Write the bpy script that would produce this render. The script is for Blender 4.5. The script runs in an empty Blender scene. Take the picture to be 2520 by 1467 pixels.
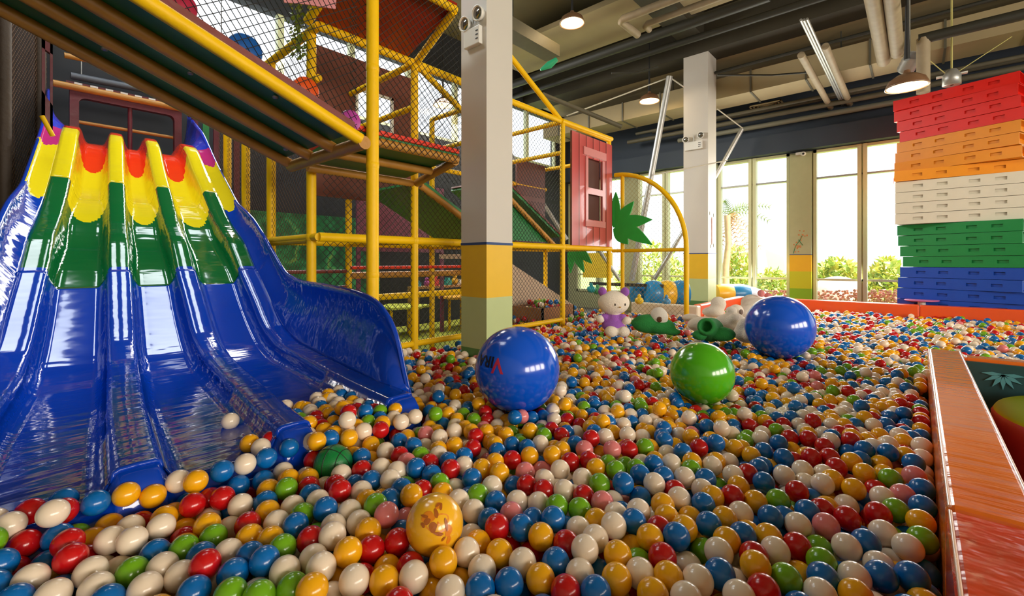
import bpy, bmesh, math, random
import numpy as np
from mathutils import Vector, Matrix, kdtree
random.seed(7); RNG = np.random.default_rng(7)
scn = bpy.context.scene
COL = scn.collection
# ------------------------------------------------------------------ camera
TH = math.radians(41.7); S, Cc = math.sin(TH), math.cos(TH); F = 1120.0; EZ = 1.29; HZ = 644.0
cam = bpy.data.cameras.new('camera'); camo = bpy.data.objects.new('camera', cam); COL.objects.link(camo)
cam.sensor_fit = 'HORIZONTAL'; cam.sensor_width = 36; cam.lens = 36 * F / 2520; cam.clip_start = .05; cam.clip_end = 300
cam.shift_y = -(733.5 - HZ) / 2520
camo.location = (0, 0, EZ); camo.rotation_euler = (math.radians(90), 0, TH)
scn.camera = camo
# ------------------------------------------------------------------ world, light, exposure
W = bpy.data.worlds.new('sky'); scn.world = W; W.use_nodes = True
bg = W.node_tree.nodes['Background']; bg.inputs['Color'].default_value = (.86, .93, 1, 1); bg.inputs['Strength'].default_value = 1.25
scn.view_settings.view_transform = 'Standard'; scn.view_settings.look = 'None'; scn.view_settings.gamma = 1
scn.view_settings.exposure = 0.92
scn.cycles.use_adaptive_sampling = True; scn.cycles.adaptive_threshold = .03; scn.cycles.max_bounces = 6; scn.cycles.diffuse_bounces = 3; scn.cycles.glossy_bounces = 3; scn.cycles.transmission_bounces = 4
scn.cycles.transparent_max_bounces = 6; scn.cycles.sample_clamp_indirect = 6; scn.cycles.caustics_reflective = False; scn.cycles.caustics_refractive = False
def area(name, loc, tgt, sx, sy, power, color=(1, 1, 1)):
    l = bpy.data.lights.new(name, 'AREA'); l.shape = 'RECTANGLE'; l.size = sx; l.size_y = sy; l.energy = power; l.color = color
    o = bpy.data.objects.new(name, l); COL.objects.link(o); o.location = loc
    o.rotation_euler = (Vector(tgt) - Vector(loc)).to_track_quat('-Z', 'Y').to_euler(); return o
sun = bpy.data.lights.new('sun', 'SUN'); sun.energy = 9; sun.angle = .02; sun.color = (1, .93, .8)
suno = bpy.data.objects.new('sun', sun); COL.objects.link(suno); suno.rotation_euler = (math.radians(35), 0, math.radians(75)); suno.location = (0, 20, 20)
# daylight through the window bays of the right-hand wall (behind the camera's right), plus two added roof fills
for i, y in enumerate((-2.2, .6, 3.4, 6.2)):
    area('daylight_side', (8.3, y, 2.2), (0, y, 1.6), 2.2, 2.8, 190, (1, .92, .80))
for y in (.2, 2.0):
    area('added_roof_fill', (-4.9, y, 6.15), (-4.9, y, 0), 2.4, .9, 42, (.86, .95, 1))  # unseen skylights, added to light the slide and reflect in it
area('daylight_left', (-7.45, 5.0, 4.6), (-4, 4.6, 0), 5.0, 1.2, 170, (1, .98, .92))
area('daylight_back', (-2.7, 10.85, 2.1), (-2.7, 0, .8), 1.4, 2.6, 45, (1, .97, .92))
area('daylight_back', (-.8, 10.85, 2.1), (-.8, 0, .8), 1.4, 2.6, 45, (1, .97, .92))
# ------------------------------------------------------------------ projection helpers (pixel of the photograph -> point in the place)
def ray(x, y):
    a = (x - 1260) / F; b = -(y - HZ) / F
    return Vector((a * Cc - S, a * S + Cc, b))
def at_z(x, y, z): r = ray(x, y); t = (z - EZ) / r.z; return Vector((r.x * t, r.y * t, z))
def at_X(x, y, X): r = ray(x, y); t = X / r.x; return Vector((X, r.y * t, EZ + r.z * t))
def at_Y(x, y, Y): r = ray(x, y); t = Y / r.y; return Vector((r.x * t, Y, EZ + r.z * t))
def at_d(x, y, d): r = ray(x, y); return Vector((r.x * d, r.y * d, EZ + r.z * d))
def proj(p):
    d = -p[0] * S + p[1] * Cc; r = p[0] * Cc + p[1] * S
    return 1260 + F * r / d, HZ - F * (p[2] - EZ) / d, d
# ------------------------------------------------------------------ materials
MATS = {}
def mat(name, col, rough=.5, metal=0, coat=0, var=0, vscale=8, bump=0, bscale=20, emit=0, alpha=1, trans=0, bstretch=None, spec=.5):
    if name in MATS: return MATS[name]
    m = bpy.data.materials.new(name); m.use_nodes = True; nt = m.node_tree; b = nt.nodes['Principled BSDF']
    b.inputs['Base Color'].default_value = (*col, 1); b.inputs['Roughness'].default_value = rough; b.inputs['Metallic'].default_value = metal
    b.inputs['Coat Weight'].default_value = coat; b.inputs['Coat Roughness'].default_value = .06
    b.inputs['Specular IOR Level'].default_value = spec
    if emit: b.inputs['Emission Color'].default_value = (*col, 1); b.inputs['Emission Strength'].default_value = emit
    if trans: b.inputs['Transmission Weight'].default_value = trans
    tc = nt.nodes.new('ShaderNodeTexCoord')
    if var:
        n = nt.nodes.new('ShaderNodeTexNoise'); n.inputs['Scale'].default_value = vscale; n.inputs['Detail'].default_value = 4
        nt.links.new(tc.outputs['Object'], n.inputs['Vector'])
        mx = nt.nodes.new('ShaderNodeMix'); mx.data_type = 'RGBA'
        mx.inputs[6].default_value = (*[max(0, c * (1 - var)) for c in col], 1); mx.inputs[7].default_value = (*[min(1, c * (1 + var)) for c in col], 1)
        nt.links.new(n.outputs['Fac'], mx.inputs[0]); nt.links.new(mx.outputs[2], b.inputs['Base Color'])
    if bump:
        n = nt.nodes.new('ShaderNodeTexNoise'); n.inputs['Scale'].default_value = bscale; n.inputs['Detail'].default_value = 3
        src = tc.outputs['Object']
        if bstretch:
            mp = nt.nodes.new('ShaderNodeMapping'); mp.inputs['Scale'].default_value = bstretch; nt.links.new(src, mp.inputs['Vector']); src = mp.outputs[0]
        nt.links.new(src, n.inputs['Vector'])
        bp = nt.nodes.new('ShaderNodeBump'); bp.inputs['Strength'].default_value = bump; bp.inputs['Distance'].default_value = .02
        nt.links.new(n.outputs['Fac'], bp.inputs['Height']); nt.links.new(bp.outputs[0], b.inputs['Normal'])
    MATS[name] = m; return m
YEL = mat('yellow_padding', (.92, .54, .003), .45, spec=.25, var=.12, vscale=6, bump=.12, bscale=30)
SHTUBE = mat('dull_shaded_yellow_padding', (.46, .21, .03), .45, var=.25, vscale=5, bump=.15, bscale=25)  # yellow padding with the shade of the underside put into its colour
NETM = mat('black_net_cord', (.012, .011, .01), .7, var=.3, vscale=40)
NETLIT = mat('warm_lit_net_cord', (.09, .045, .02), .8, var=.3, vscale=40)  # black netting, its brown is warm light put into the colour
GREENP = mat('green_vinyl', (.02, .20, .05), .4, var=.2, vscale=3, bump=.1, bscale=9)
REDMAT = mat('red_vinyl', (.75, .04, .015), .35, var=.1, bump=.1)
MAROON = mat('maroon_vinyl', (.17, .03, .022), .45, var=.2, vscale=5, bump=.2, bscale=14)
ROOFRED = mat('dark_red_gloss_vinyl', (.28, .018, .008), .22, var=.2, vscale=3, bump=.5, bscale=5)
BLK = mat('black_paint', (.015, .015, .014), .6, var=.2)
STEEL = mat('galvanised_steel', (.42, .42, .40), .4, metal=.6, var=.2, vscale=12)
WHITE = mat('white_paint', (.72, .68, .62), .55, var=.06, vscale=3)
WHITEP = mat('white_plastic', (.8, .78, .72), .3, var=.03)
# ------------------------------------------------------------------ mesh builder
class MB:
    def __init__(s): s.v = []; s.f = []; s.m = []; s.sm = []
    def add(s, vs, fs, mi=0, smooth=False):
        o = len(s.v); s.v += [tuple(v) for v in vs]; s.f += [tuple(i + o for i in f) for f in fs]; s.m += [mi] * len(fs); s.sm += [smooth] * len(fs); return s
    def box(s, a, b, mi=0, M=None):
        x0, y0, z0 = [min(p, q) for p, q in zip(a, b)]; x1, y1, z1 = [max(p, q) for p, q in zip(a, b)]
        vs = [(x0, y0, z0), (x1, y0, z0), (x1, y1, z0), (x0, y1, z0), (x0, y0, z1), (x1, y0, z1), (x1, y1, z1), (x0, y1, z1)]
        if M: vs = [M @ Vector(v) for v in vs]
        return s.add(vs, [(0, 3, 2, 1), (4, 5, 6, 7), (0, 1, 5, 4), (1, 2, 6, 5), (2, 3, 7, 6), (3, 0, 4, 7)], mi)
    def tube(s, pts, r, n=12, mi=0, cap=True):
        pts = [Vector(p) for p in pts]; rings = []; prev = None
        rr = r if isinstance(r, (list, tuple)) else [r] * len(pts)
        for i, p in enumerate(pts):
            t = (pts[min(i + 1, len(pts) - 1)] - pts[max(i - 1, 0)]).normalized()
            if prev is None:
                u = t.orthogonal().normalized()
                if abs(t.z) < .999: u = t.cross(Vector((0, 0, 1))).normalized()
            else: u = (prev - t * prev.dot(t)).normalized()
            prev = u; w = t.cross(u)
            rings.append([p + (u * math.cos(2 * math.pi * k / n) + w * math.sin(2 * math.pi * k / n)) * rr[i] for k in range(n)])
        vs = [v for rg in rings for v in rg]; fs = []
        for i in range(len(pts) - 1):
            for k in range(n):
                a = i * n + k; b = i * n + (k + 1) % n; fs.append((a, b, b + n, a + n))
        s.add(vs, fs, mi, n > 5)
        if cap: s.add(vs[:n], [tuple(range(n))[::-1]], mi); s.add(vs[-n:], [tuple(range(n))], mi)
        return s
    def lathe(s, prof, c=(0, 0, 0), n=24, mi=0, M=None):
        vs = []; fs = []; c = Vector(c)
        for r, z in prof:
            for k in range(n):
                p = Vector((r * math.cos(2 * math.pi * k / n), r * math.sin(2 * math.pi * k / n), z))
                if M: p = M @ p
                vs.append(c + p)
        for i in range(len(prof) - 1):
            for k in range(n):
                a = i * n + k; b = i * n + (k + 1) % n; fs.append((a, b, b + n, a + n))
        return s.add(vs, fs, mi, True)
    def ell(s, c, r, n=20, mi=0, R=None):
        c = Vector(c); vs = []; fs = []; m = n // 2
        for i in range(m + 1):
            th = math.pi * i / m
            for k in range(n):
                ph = 2 * math.pi * k / n
                p = Vector((r[0] * math.sin(th) * math.cos(ph), r[1] * math.sin(th) * math.sin(ph), r[2] * math.cos(th)))
                if R: p = R @ p
                vs.append(c + p)
        for i in range(m):
            for k in range(n):
                a = i * n + k; b = i * n + (k + 1) % n; fs.append((a, a + n, b + n, b))
        return s.add(vs, fs, mi, True)
    def prism(s, poly, off, mi=0):
        """polygon (3D points) extruded by the vector off"""
        poly = [Vector(p) for p in poly]; off = Vector(off); n = len(poly)
        s.add(poly + [p + off for p in poly], [tuple(range(n)), tuple(range(2 * n - 1, n - 1, -1))] + [(i, (i + 1) % n, (i + 1) % n + n, i + n) for i in range(n)], mi)
        return s
    def mesh(s, name, mats, shift=None):
        me = bpy.data.meshes.new(name)
        vs = s.v if shift is None else [(v[0] - shift[0], v[1] - shift[1], v[2] - shift[2]) for v in s.v]
        me.from_pydata(vs, [], s.f)
        for m in (mats if isinstance(mats, (list, tuple)) else [mats]): me.materials.append(m)
        me.polygons.foreach_set('material_index', s.m); me.polygons.foreach_set('use_smooth', s.sm); me.update(); return me
    def build(s, name, mats, parent=None, local=False, bevel=0):
        if local: shift = None; loc = (0, 0, 0)
        else:
            a = np.array(s.v); loc = Vector(((a[:, 0].min() + a[:, 0].max()) / 2, (a[:, 1].min() + a[:, 1].max()) / 2, a[:, 2].min()))
            shift = loc; 
        o = bpy.data.objects.new(name, s.mesh(name, mats, shift)); COL.objects.link(o)
        if parent is not None:
            o.parent = parent
            if not local: o.location = Vector(loc) - wloc(parent)
        else: o.location = loc
        if bevel:
            b = o.modifiers.new('bevel', 'BEVEL'); b.width = bevel; b.segments = 2; b.limit_method = 'ANGLE'
        bm = bmesh.new(); bm.from_mesh(o.data); bmesh.ops.recalc_face_normals(bm, faces=bm.faces); bm.to_mesh(o.data); bm.free()
        return o
def wloc(o):
    p = Vector(o.location)
    while o.parent: o = o.parent; p += Vector(o.location)
    return p
def tag(o, label=None, cat=None, group=None, kind=None):
    if label: o['label'] = label
    if cat: o['category'] = cat
    if group: o['group'] = group
    if kind: o['kind'] = kind
    return o
def thing(name, label, cat, loc=(0, 0, 0), group=None):
    o = bpy.data.objects.new(name, None); COL.objects.link(o); o.location = loc; o.empty_display_size = .1
    return tag(o, label, cat, group)
def struct(name, mb, m): return tag(mb.build(name, m), kind='structure')
def copy_tree(o, parent=None):
    c = o.copy(); COL.objects.link(c)
    if parent: c.parent = parent
    for ch in list(o.children): copy_tree(ch, c)
    return c
# ================================================================== ROOM SHELL
DARKW = mat('dark_wall_paint', (.022, .024, .028), .8, var=.25, vscale=2)
BLUEW = mat('slate_blue_wall_paint', (.035, .05, .075), .7, var=.15, vscale=2)
CEIL = mat('olive_grey_ceiling_paint', (.20, .165, .08), .8, var=.25, vscale=1.2)
BEAM = mat('dark_beam_paint', (.045, .038, .022), .7, var=.3, vscale=2)
SOFF = mat('tan_duct_paint', (.38, .30, .16), .7, var=.15, vscale=2)
FLOORM = mat('grey_floor', (.16, .15, .13), .5, var=.2, vscale=4)
FRAME = mat('pale_green_window_frame', (.66, .68, .40), .45, var=.06)
XL, XR, YB, YF, ZC = -7.6, 8.3, 11.0, -4.0, 6.2
struct('floor', MB().box((XL - .2, YF - .2, -.15), (XR + .2, YB + .25, 0)), FLOORM)
cb = MB()
cb.box((XL, YF, ZC), (-6.2, YB, ZC + .2)); cb.box((-3.6, YF, ZC), (XR, YB, ZC + .2))
cb.box((-6.2, 2.6, ZC), (-3.6, YB, ZC + .2)); cb.box((-6.2, YF, ZC), (-3.6, -.4, ZC + .2)); cb.box((-6.2, -.4, ZC + .12), (-3.6, 2.6, ZC + .2))
struct('ceiling', cb, CEIL)
# back window wall
def bays():
    out = []
    for x0, x1 in ((-7.3, -5.85), (-5.4, -3.95), (-3.42, -2.0), (-1.58, -.0), (.42, 1.9), (2.3, 3.8), (4.2, 5.7), (6.1, 7.6)): out.append((x0, x1))
    return out
wb = MB(); pw = .12; prev = XL
WT = 3.55; WB_ = .46
for x0, x1 in bays():
    wb.box((prev, YB, 0), (x0, YB + .2, WT)); wb.box((x0, YB, 0), (x1, YB + .2, WB_)); prev = x1
wb.box((prev, YB, 0), (XR, YB + .2, WT)); wb.box((XL, YB, WT), (XR, YB + .2, ZC), 1)
# front and side: left wall with tall glazing beyond the play frame
struct('wall_back', wb, [mat('pale_green_wall', (.42, .43, .24), .7, var=.08), BLUEW])
wl = MB(); wl.box((XL - .2, YF, 0), (XL, 1.75, ZC)); wl.box((XL - .2, 1.75, 0), (XL, YB, 3.9)); wl.box((XL - .2, 1.75, 5.25), (XL, YB, ZC)); wl.box((XL - .2, 10.4, 3.9), (XL, YB, 5.25))
struct('wall_left', wl, DARKW)
wr = MB(); wr.box((XR + .05, YF, 0), (XR + .25, YB, ZC)); struct('wall_right', wr, mat('warm_wall', (.4, .36, .28), .8, var=.1))
struct('wall_front', MB().box((XL, YF - .2, 0), (XR, YF, ZC)), mat('warm_wall', (.4, .36, .28), .8))
GLASS = bpy.data.materials.new('window_glass'); GLASS.use_nodes = True
nt = GLASS.node_tree; nt.nodes.clear(); out = nt.nodes.new('ShaderNodeOutputMaterial'); tr = nt.nodes.new('ShaderNodeBsdfTransparent'); gl = nt.nodes.new('ShaderNodeBsdfGlossy'); gl.inputs['Roughness'].default_value = .02
mxs = nt.nodes.new('ShaderNodeMixShader'); fr = nt.nodes.new('ShaderNodeFresnel'); ge = nt.nodes.new('ShaderNodeNewGeometry'); mr_ = nt.nodes.new('ShaderNodeMapRange'); mr_.inputs['To Min'].default_value = 1.45; mr_.inputs['To Max'].default_value = .69; nt.links.new(ge.outputs['Backfacing'], mr_.inputs['Value']); nt.links.new(mr_.outputs[0], fr.inputs['IOR']); nt.links.new(fr.outputs[0], mxs.inputs[0]); nt.links.new(tr.outputs[0], mxs.inputs[1]); nt.links.new(gl.outputs[0], mxs.inputs[2]); nt.links.new(mxs.outputs[0], out.inputs[0])
for i, (x0, x1) in enumerate(bays()):
    fb = MB(); w = .055; xm = (x0 + x1) / 2; y0, y1 = YB - .03, YB + .1
    fb.box((x0, y0, WB_), (x0 + w, y1, WT)); fb.box((x1 - w, y0, WB_), (x1, y1, WT)); fb.box((x0, y0, WT - w), (x1, y1, WT)); fb.box((x0, y0, WB_), (x1, y1, WB_ + w))
    fb.box((xm - .075, y0 - .02, WB_), (xm - .012, y1, WT)); fb.box((xm + .012, y0 - .02, WB_), (xm + .075, y1, WT)); fb.box((xm - .012, y0 + .02, WB_), (xm + .012, y1, WT))
    fb.box((x0, y0 + .02, 2.965), (x1, y1, 3.0), 1); fb.box((x0, y0 + .02, .91), (x1, y1, .95))
    o = struct('window_%d' % (i + 1), fb, [FRAME, STEEL])
    for a, b in ((x0 + w, xm - .075), (xm + .075, x1 - w)):
        MB().box((a, YB + .04, WB_ + w), (b, YB + .05, WT - w)).build('pane', GLASS, o)
# left wall glazing
fb = MB()
for k in range(8):
    y = 1.75 + k * (10.4 - 1.75) / 7; fb.box((XL - .12, y - .05, 3.9), (XL - .02, y + .05, 5.25))
fb.box((XL - .12, 1.75, 3.9), (XL - .02, 10.4, 3.96))
o = struct('window_9', fb, FRAME); MB().box((XL - .08, 1.8, 3.96), (XL - .07, 10.35, 5.25)).build('pane', GLASS, o)
# wall pillar between the windows
def banded(name, x0, y0, x1, y1, z1, bands, top=None, extra=None):
    """one column painted in bands; bands = [(z_from, z_to, colour)]"""
    ms = []; b = MB()
    for i, (a, c, m) in enumerate(bands):
        ms.append(m); e = .004 if m.name.startswith('navy') else 0
        b.box((x0 - e, y0 - e, a), (x1 + e, y1 + e, c), i)
    return struct(name, b, ms)
NAVY = mat('navy_line_paint', (.02, .06, .2), .5); PYEL = mat('pillar_yellow_wrap', (.82, .50, .03), .35, var=.05, bump=.15, bscale=3)
PLG = mat('pillar_light_green_wrap', (.50, .58, .28), .4, var=.05, bump=.15, bscale=3); PDG = mat('pillar_green_wrap', (.10, .25, .07), .45, var=.1)
PYG = mat('pillar_lime_paint', (.55, .60, .02), .45); PGR = mat('pillar_green_paint', (.22, .48, .02), .45)
PWH = mat('pillar_white_paint', (.62, .58, .52), .55, var=.06, vscale=1.5); PWG = mat('pale_green_wall', (.42, .43, .24), .7)
banded('wall_pillar', -1.98, YB - .12, -1.6, YB, 3.5, [(0, .74, PGR), (.74, 1.09, PYG), (1.09, 1.425, PYEL), (1.425, 1.44, NAVY), (1.44, 3.5, PWG)])
C1 = (-3.15, 2.83, -2.82, 3.17)
banded('pillar_near', *C1, ZC, [(0, .51, PDG), (.51, .97, PLG), (.97, 1.44, PYEL), (1.44, 1.462, NAVY), (1.462, ZC, PWH)])
C2 = (-3.46, 8.99, -2.99, 9.46)
banded('pillar_far', *C2, 5.32, [(0, .53, PDG), (.53, .96, PLG), (.96, 1.44, PYEL), (1.44, 1.455, NAVY), (1.455, 5.32, PWH)])
# ceiling beams (setting)
struct('ceiling_beam', MB().box((XL, 8.95, 5.32), (XR, 9.5, ZC)), BEAM)
struct('ceiling_beam', MB().box((XL, 4.6, 5.75), (XR, 5.0, ZC)), BEAM)
struct('ceiling_beam', MB().box((-3.5, 3.0, 5.6), (-3.05, 8.95, ZC)), BEAM)
struct('ceiling_beam', MB().box((XL, 10.75, 3.56), (XR, 11.0, 3.95)), BLUEW)
# ================================================================== BALL PIT BORDER PADS
def vinyl(name, col, stretch):
    return mat(name, col, .24, coat=.5, var=.08, vscale=3, bump=.75, bscale=9, bstretch=stretch)
ORP = vinyl('orange_vinyl_wrinkled', (.80, .16, .012), (.35, 2.2, 1)); REDP = vinyl('red_orange_vinyl', (.62, .05, .01), (.8, 1.2, 1))
ORB = mat('orange_red_vinyl', (.80, .09, .012), .35, coat=.2, bump=.15, bscale=4); CREAMV = mat('cream_vinyl', (.75, .66, .52), .4, bump=.15, bscale=5)
SEAM = mat('pale_piping', (.75, .45, .3), .3, coat=.5)
def pad(label, a, b, m, group='padded blocks round the ball pit', seam=True):
    t = thing('padded_block', label, 'padded border', ((a[0] + b[0]) / 2, (a[1] + b[1]) / 2, a[2]), group)
    m_ = MB().box(a, b); o = m_.build('cushion', m, t, bevel=.018)
    if seam:
        x0, y0, _ = a; x1, y1, z = b
        MB().tube([(x0 + .008, y0 + .01, z - .004), (x0 + .008, y1 - .01, z - .004)], .0045, 6).tube([(x1 - .008, y0 + .01, z - .004), (x1 - .008, y1 - .01, z - .004)], .0045, 6).build('piping', SEAM, t)
    return t
pad('nearest red-orange vinyl padded block of the pit border, cut off at the bottom right corner', (.055, -.6, 0), (.235, 1.64, .65), REDP)
pad('long wrinkled orange vinyl padded block along the right edge of the ball pit', (.055, 1.65, 0), (.235, 4.56, .65), ORP)
pad('orange padded block running off to the right behind the teal palm panel', (.24, 4.42, 0), (3.6, 4.56, .63), ORP)
pad('orange-red padded block along the far edge of the pit, below the window panes', (-2.5, 9.4, 0), (.02, 9.58, .62), ORB, seam=False)
pad('orange-red padded block along the far edge, in front of the block tower', (.025, 9.4, 0), (1.9, 9.58, .62), ORB, seam=False)
pad('orange-red padded block at the far right edge of the pit', (1.905, 9.4, 0), (4.6, 9.58, .62), ORB, seam=False)
pad('short orange padded block running back beside the far pillar', (-2.62, 7.2, 0), (-2.5, 9.58, .62), ORB, seam=False)
pad('cream padded block behind the two plush toys by the yellow arch', (-3.6, 7.05, 0), (-2.5, 7.2, .61), CREAMV, seam=False)
# teal palm panel and drum seat inside the right hand enclosure
TEAL = mat('dark_teal_vinyl', (.01, .07, .08), .5, var=.2); TEALL = mat('light_teal_print', (.08, .33, .38), .5)
t = thing('palm_banner', 'dark teal panel printed with light palm fronds behind the orange border', 'panel', (1.9, 4.4, .3))
MB().box((.24, 4.39, .1), (3.6, 4.415, .61)).build('board', TEAL, t)
for k in range(5):
    b = MB(); cx = .42 + k * .33; cz = .545 + .02 * (k % 2)
    for a in range(7):
        an = math.radians(180 + a * 30); L = .10
        p = Vector((cx, 4.386, cz)); q = p + Vector((math.cos(an), 0, math.sin(an))) * L; n_ = Vector((-math.sin(an), 0, math.cos(an))) * .012
        b.prism([p - n_ * .3, p + (q - p) * .5 - n_, q, p + (q - p) * .5 + n_, p + n_ * .3], (0, -.004, 0))
    b.build('palm_print', TEALL, t)
t = thing('drum_seat', 'round purple padded drum with a lime green top at the right edge', 'padded seat', (.98, 3.72, 0))
MB().lathe([(.66, 0), (.67, .05), (.67, .44), (.66, .46)], (.98, 3.72, 0), 48).build('side', mat('purple_vinyl', (.17, .012, .06), .45, bump=.1), t)
MB().lathe([(.66, .46), (.65, .475), (.3, .482), (.001, .484)], (.98, 3.72, 0), 48).build('top', mat('lime_vinyl', (.22, .42, .01), .8, spec=.1), t)
tag(MB().box((.3, .6, 0), (3.5, 3.0, .05)).build('play_mat', mat('mustard_mat', (.35, .27, .02), .5, bump=.1), bevel=.01), 'mustard yellow floor mat inside the enclosure beyond the right border', 'floor mat')
# ================================================================== SLIDE
def lerp(P, X):
    if X <= P[0][0]: return P[0][1]
    for (a, b), (c, d) in zip(P, P[1:]):
        if X <= c: return b + (d - b) * (X - a) / (c - a)
    return P[-1][1]
def smooth(P, n=3):
    xs = np.linspace(P[0][0], P[-1][0], 160); ys = np.interp(xs, [p[0] for p in P], [p[1] for p in P])
    for _ in range(n):
        yp = np.pad(ys, 3, mode='edge'); ys = np.convolve(yp, np.ones(7) / 7, 'valid')
    return list(zip(xs, ys))
RIDGE = smooth([(-7.3, 2.60), (-6.95, 2.60), (-6.75, 2.66), (-6.5, 2.70), (-6.2, 2.58), (-5.9, 2.3), (-5.54, 2.03), (-5.25, 1.79), (-4.97, 1.6), (-4.7, 1.47), (-4.47, 1.25), (-4.15, 1.0), (-3.88, .77), (-3.59, .665), (-2.85, .59), (-2.42, .555), (-2.1, .54), (-1.9, .53)], 1)
BED = smooth([(-7.3, 2.55), (-6.75, 2.57), (-6.5, 2.54), (-6.3, 2.44), (-6.05, 2.2), (-5.75, 1.93), (-5.5, 1.83), (-5.2, 1.66), (-4.97, 1.45), (-4.75, 1.33), (-4.5, 1.17), (-4.15, .84), (-3.88, .64), (-3.59, .545), (-2.85, .49), (-2.42, .455), (-1.9, .43)], 1)
WING = smooth([(-7.3, 3.2), (-7.06, 3.18), (-6.5, 2.86), (-6.04, 2.45), (-5.35, 1.92), (-4.9, 1.74), (-4.56, 1.53), (-4.1, 1.2), (-3.8, 1.13), (-3.4, 1.12), (-2.9, 1.09), (-2.77, 1.07), (-2.6, 1.03), (-2.48, .95), (-2.36, .8), (-2.28, .5), (-2.25, .3)], 1)
D1 = [(-7, .52), (-6.5, .50), (-5.5, .34), (-4.47, .15), (-3.8, .03), (-2.8, -.12), (-1.9, -.24)]
D2 = [(-7, .85), (-6.5, .83), (-5.5, .707), (-4.5, .592), (-3.76, .51), (-2.83, .4), (-1.9, .31)]
D3 = [(-7, 1.14), (-6.5, 1.12), (-5.54, 1.06), (-4.49, 1.0), (-3.6, .967), (-2.2, .89), (-1.9, .88)]
D4 = [(-7, 1.45), (-1.9, 1.45)]
def slide_mat():
    m = bpy.data.materials.new('painted_fibreglass'); m.use_nodes = True; nt = m.node_tree; b = nt.nodes['Principled BSDF']
    b.inputs['Roughness'].default_value = .09; b.inputs['Coat Weight'].default_value = .3; b.inputs['Coat Roughness'].default_value = .03
    at = nt.nodes.new('ShaderNodeAttribute'); at.attribute_name = 'band'
    mr = nt.nodes.new('ShaderNodeMath'); mr.operation = 'MULTIPLY'; mr.inputs[1].default_value = .1
    cr = nt.nodes.new('ShaderNodeValToRGB'); cr.color_ramp.interpolation = 'CONSTANT'
    cols = [(0, (.02, .05, .62)), (.1, (.55, .03, .20)), (.2, (.85, .05, .01)), (.3, (.86, .68, .01)), (.4, (.003, .13, .03)), (.5, (.001, .048, .46)), (.6, (.86, .68, .01)), (.7, (.55, .03, .20)), (.8, (.02, .05, .62))]
    el = cr.color_ramp.elements
    while len(el) < len(cols): el.new(.5)
    for e, (p, c) in zip(el, cols): e.position = p; e.color = (*c, 1)
    nt.links.new(at.outputs['Fac'], mr.inputs[0]); nt.links.new(mr.outputs[0], cr.inputs[0]); nt.links.new(cr.outputs[0], b.inputs['Base Color'])
    tc = nt.nodes.new('ShaderNodeTexCoord'); n = nt.nodes.new('ShaderNodeTexNoise'); n.inputs['Scale'].default_value = 2.6; n.inputs['Detail'].default_value = 2.0
    mp = nt.nodes.new('ShaderNodeMapping'); mp.inputs['Scale'].default_value = (4.5, 1.0, 2.2)
    bp = nt.nodes.new('ShaderNodeBump'); bp.inputs['Strength'].default_value = .2; bp.inputs['Distance'].default_value = .03
    nt.links.new(tc.outputs['Object'], mp.inputs[0]); nt.links.new(mp.outputs[0], n.inputs['Vector']); nt.links.new(n.outputs['Fac'], bp.inputs['Height']); nt.links.new(bp.outputs[0], b.inputs['Normal'])
    nt.links.new(bp.outputs[0], b.inputs['Coat Normal'])
    return m
SLM = slide_mat()
def band(X, kind, u):
    """colour band number along the slide: 0 royal blue, 1 magenta, 2 red, 3 yellow, 4 green, 5 blue, blended for crisp edges"""
    if kind == 'lane':
        w = .10 * max(0, 1 - abs(u * 2 - 1) * 1.6) ; w = .16 * (1 / (1 + math.exp(-14 * (.34 - abs(u - .5)))))
        edges = [(2, 3, -6.16 + w), (3, 4, -5.32 + w), (4, 5, -4.42)]
    elif kind == 'ridge': edges = [(2, 3, -6.3), (3, 4, -5.54), (4, 5, -4.47)]
    else: edges = [(8, 7, -6.25), (7, 6, -6.0 + .05 * math.sin(u * 3)), (6, 5, -5.3 + .07 * math.sin(u * 5))]
    v = edges[0][0]
    for a, b, x in edges:
        if X > x: v = b
    return v + .5
def cross(X, half):
    """(Y, z, kind, u) across the slide at X"""
    r, b = lerp(RIDGE, X), lerp(BED, X); d = [lerp(D, X) for D in (D1, D2, D3, D4)]
    wd = lerp([(-7, .045), (-5.6, .05), (-4, .055), (-1.9, .062)], X)   # half width of a ridge
    pts = []
    for i in range(4):
        y = d[i]
        hw = wd
        if i == 0: pts += [(y - hw * 1.3, r, 'ridge', 0)]
        else: pts += [(y - hw - .012, r - .03, 'ridge', 0), (y - hw, r - .006, 'ridge', 0)]
        pts += [(y - hw * .8, r, 'ridge', .1), (y, r + .001, 'ridge', .5), (y + hw * .8, r, 'ridge', .9)]
        if i == 3: pts += [(y + hw * 1.3, r, 'ridge', 1)]
        else:
            pts += [(y + hw, r - .006, 'ridge', 1), (y + hw + .012, r - .03, 'ridge', 1)]
            y2 = d[i + 1]; a, c = y + hw + .012, y2 - hw - .012; L = c - a; sw = .055
            for k in range(15):
                u = k / 14; yy = a + L * u
                e = min(u, 1 - u) * L
                f = 1 - min(1, e / sw); zz = b + (r - .03 - b) * f ** 2.2
                pts.append((yy, zz, 'lane', u))
    return pts
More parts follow.
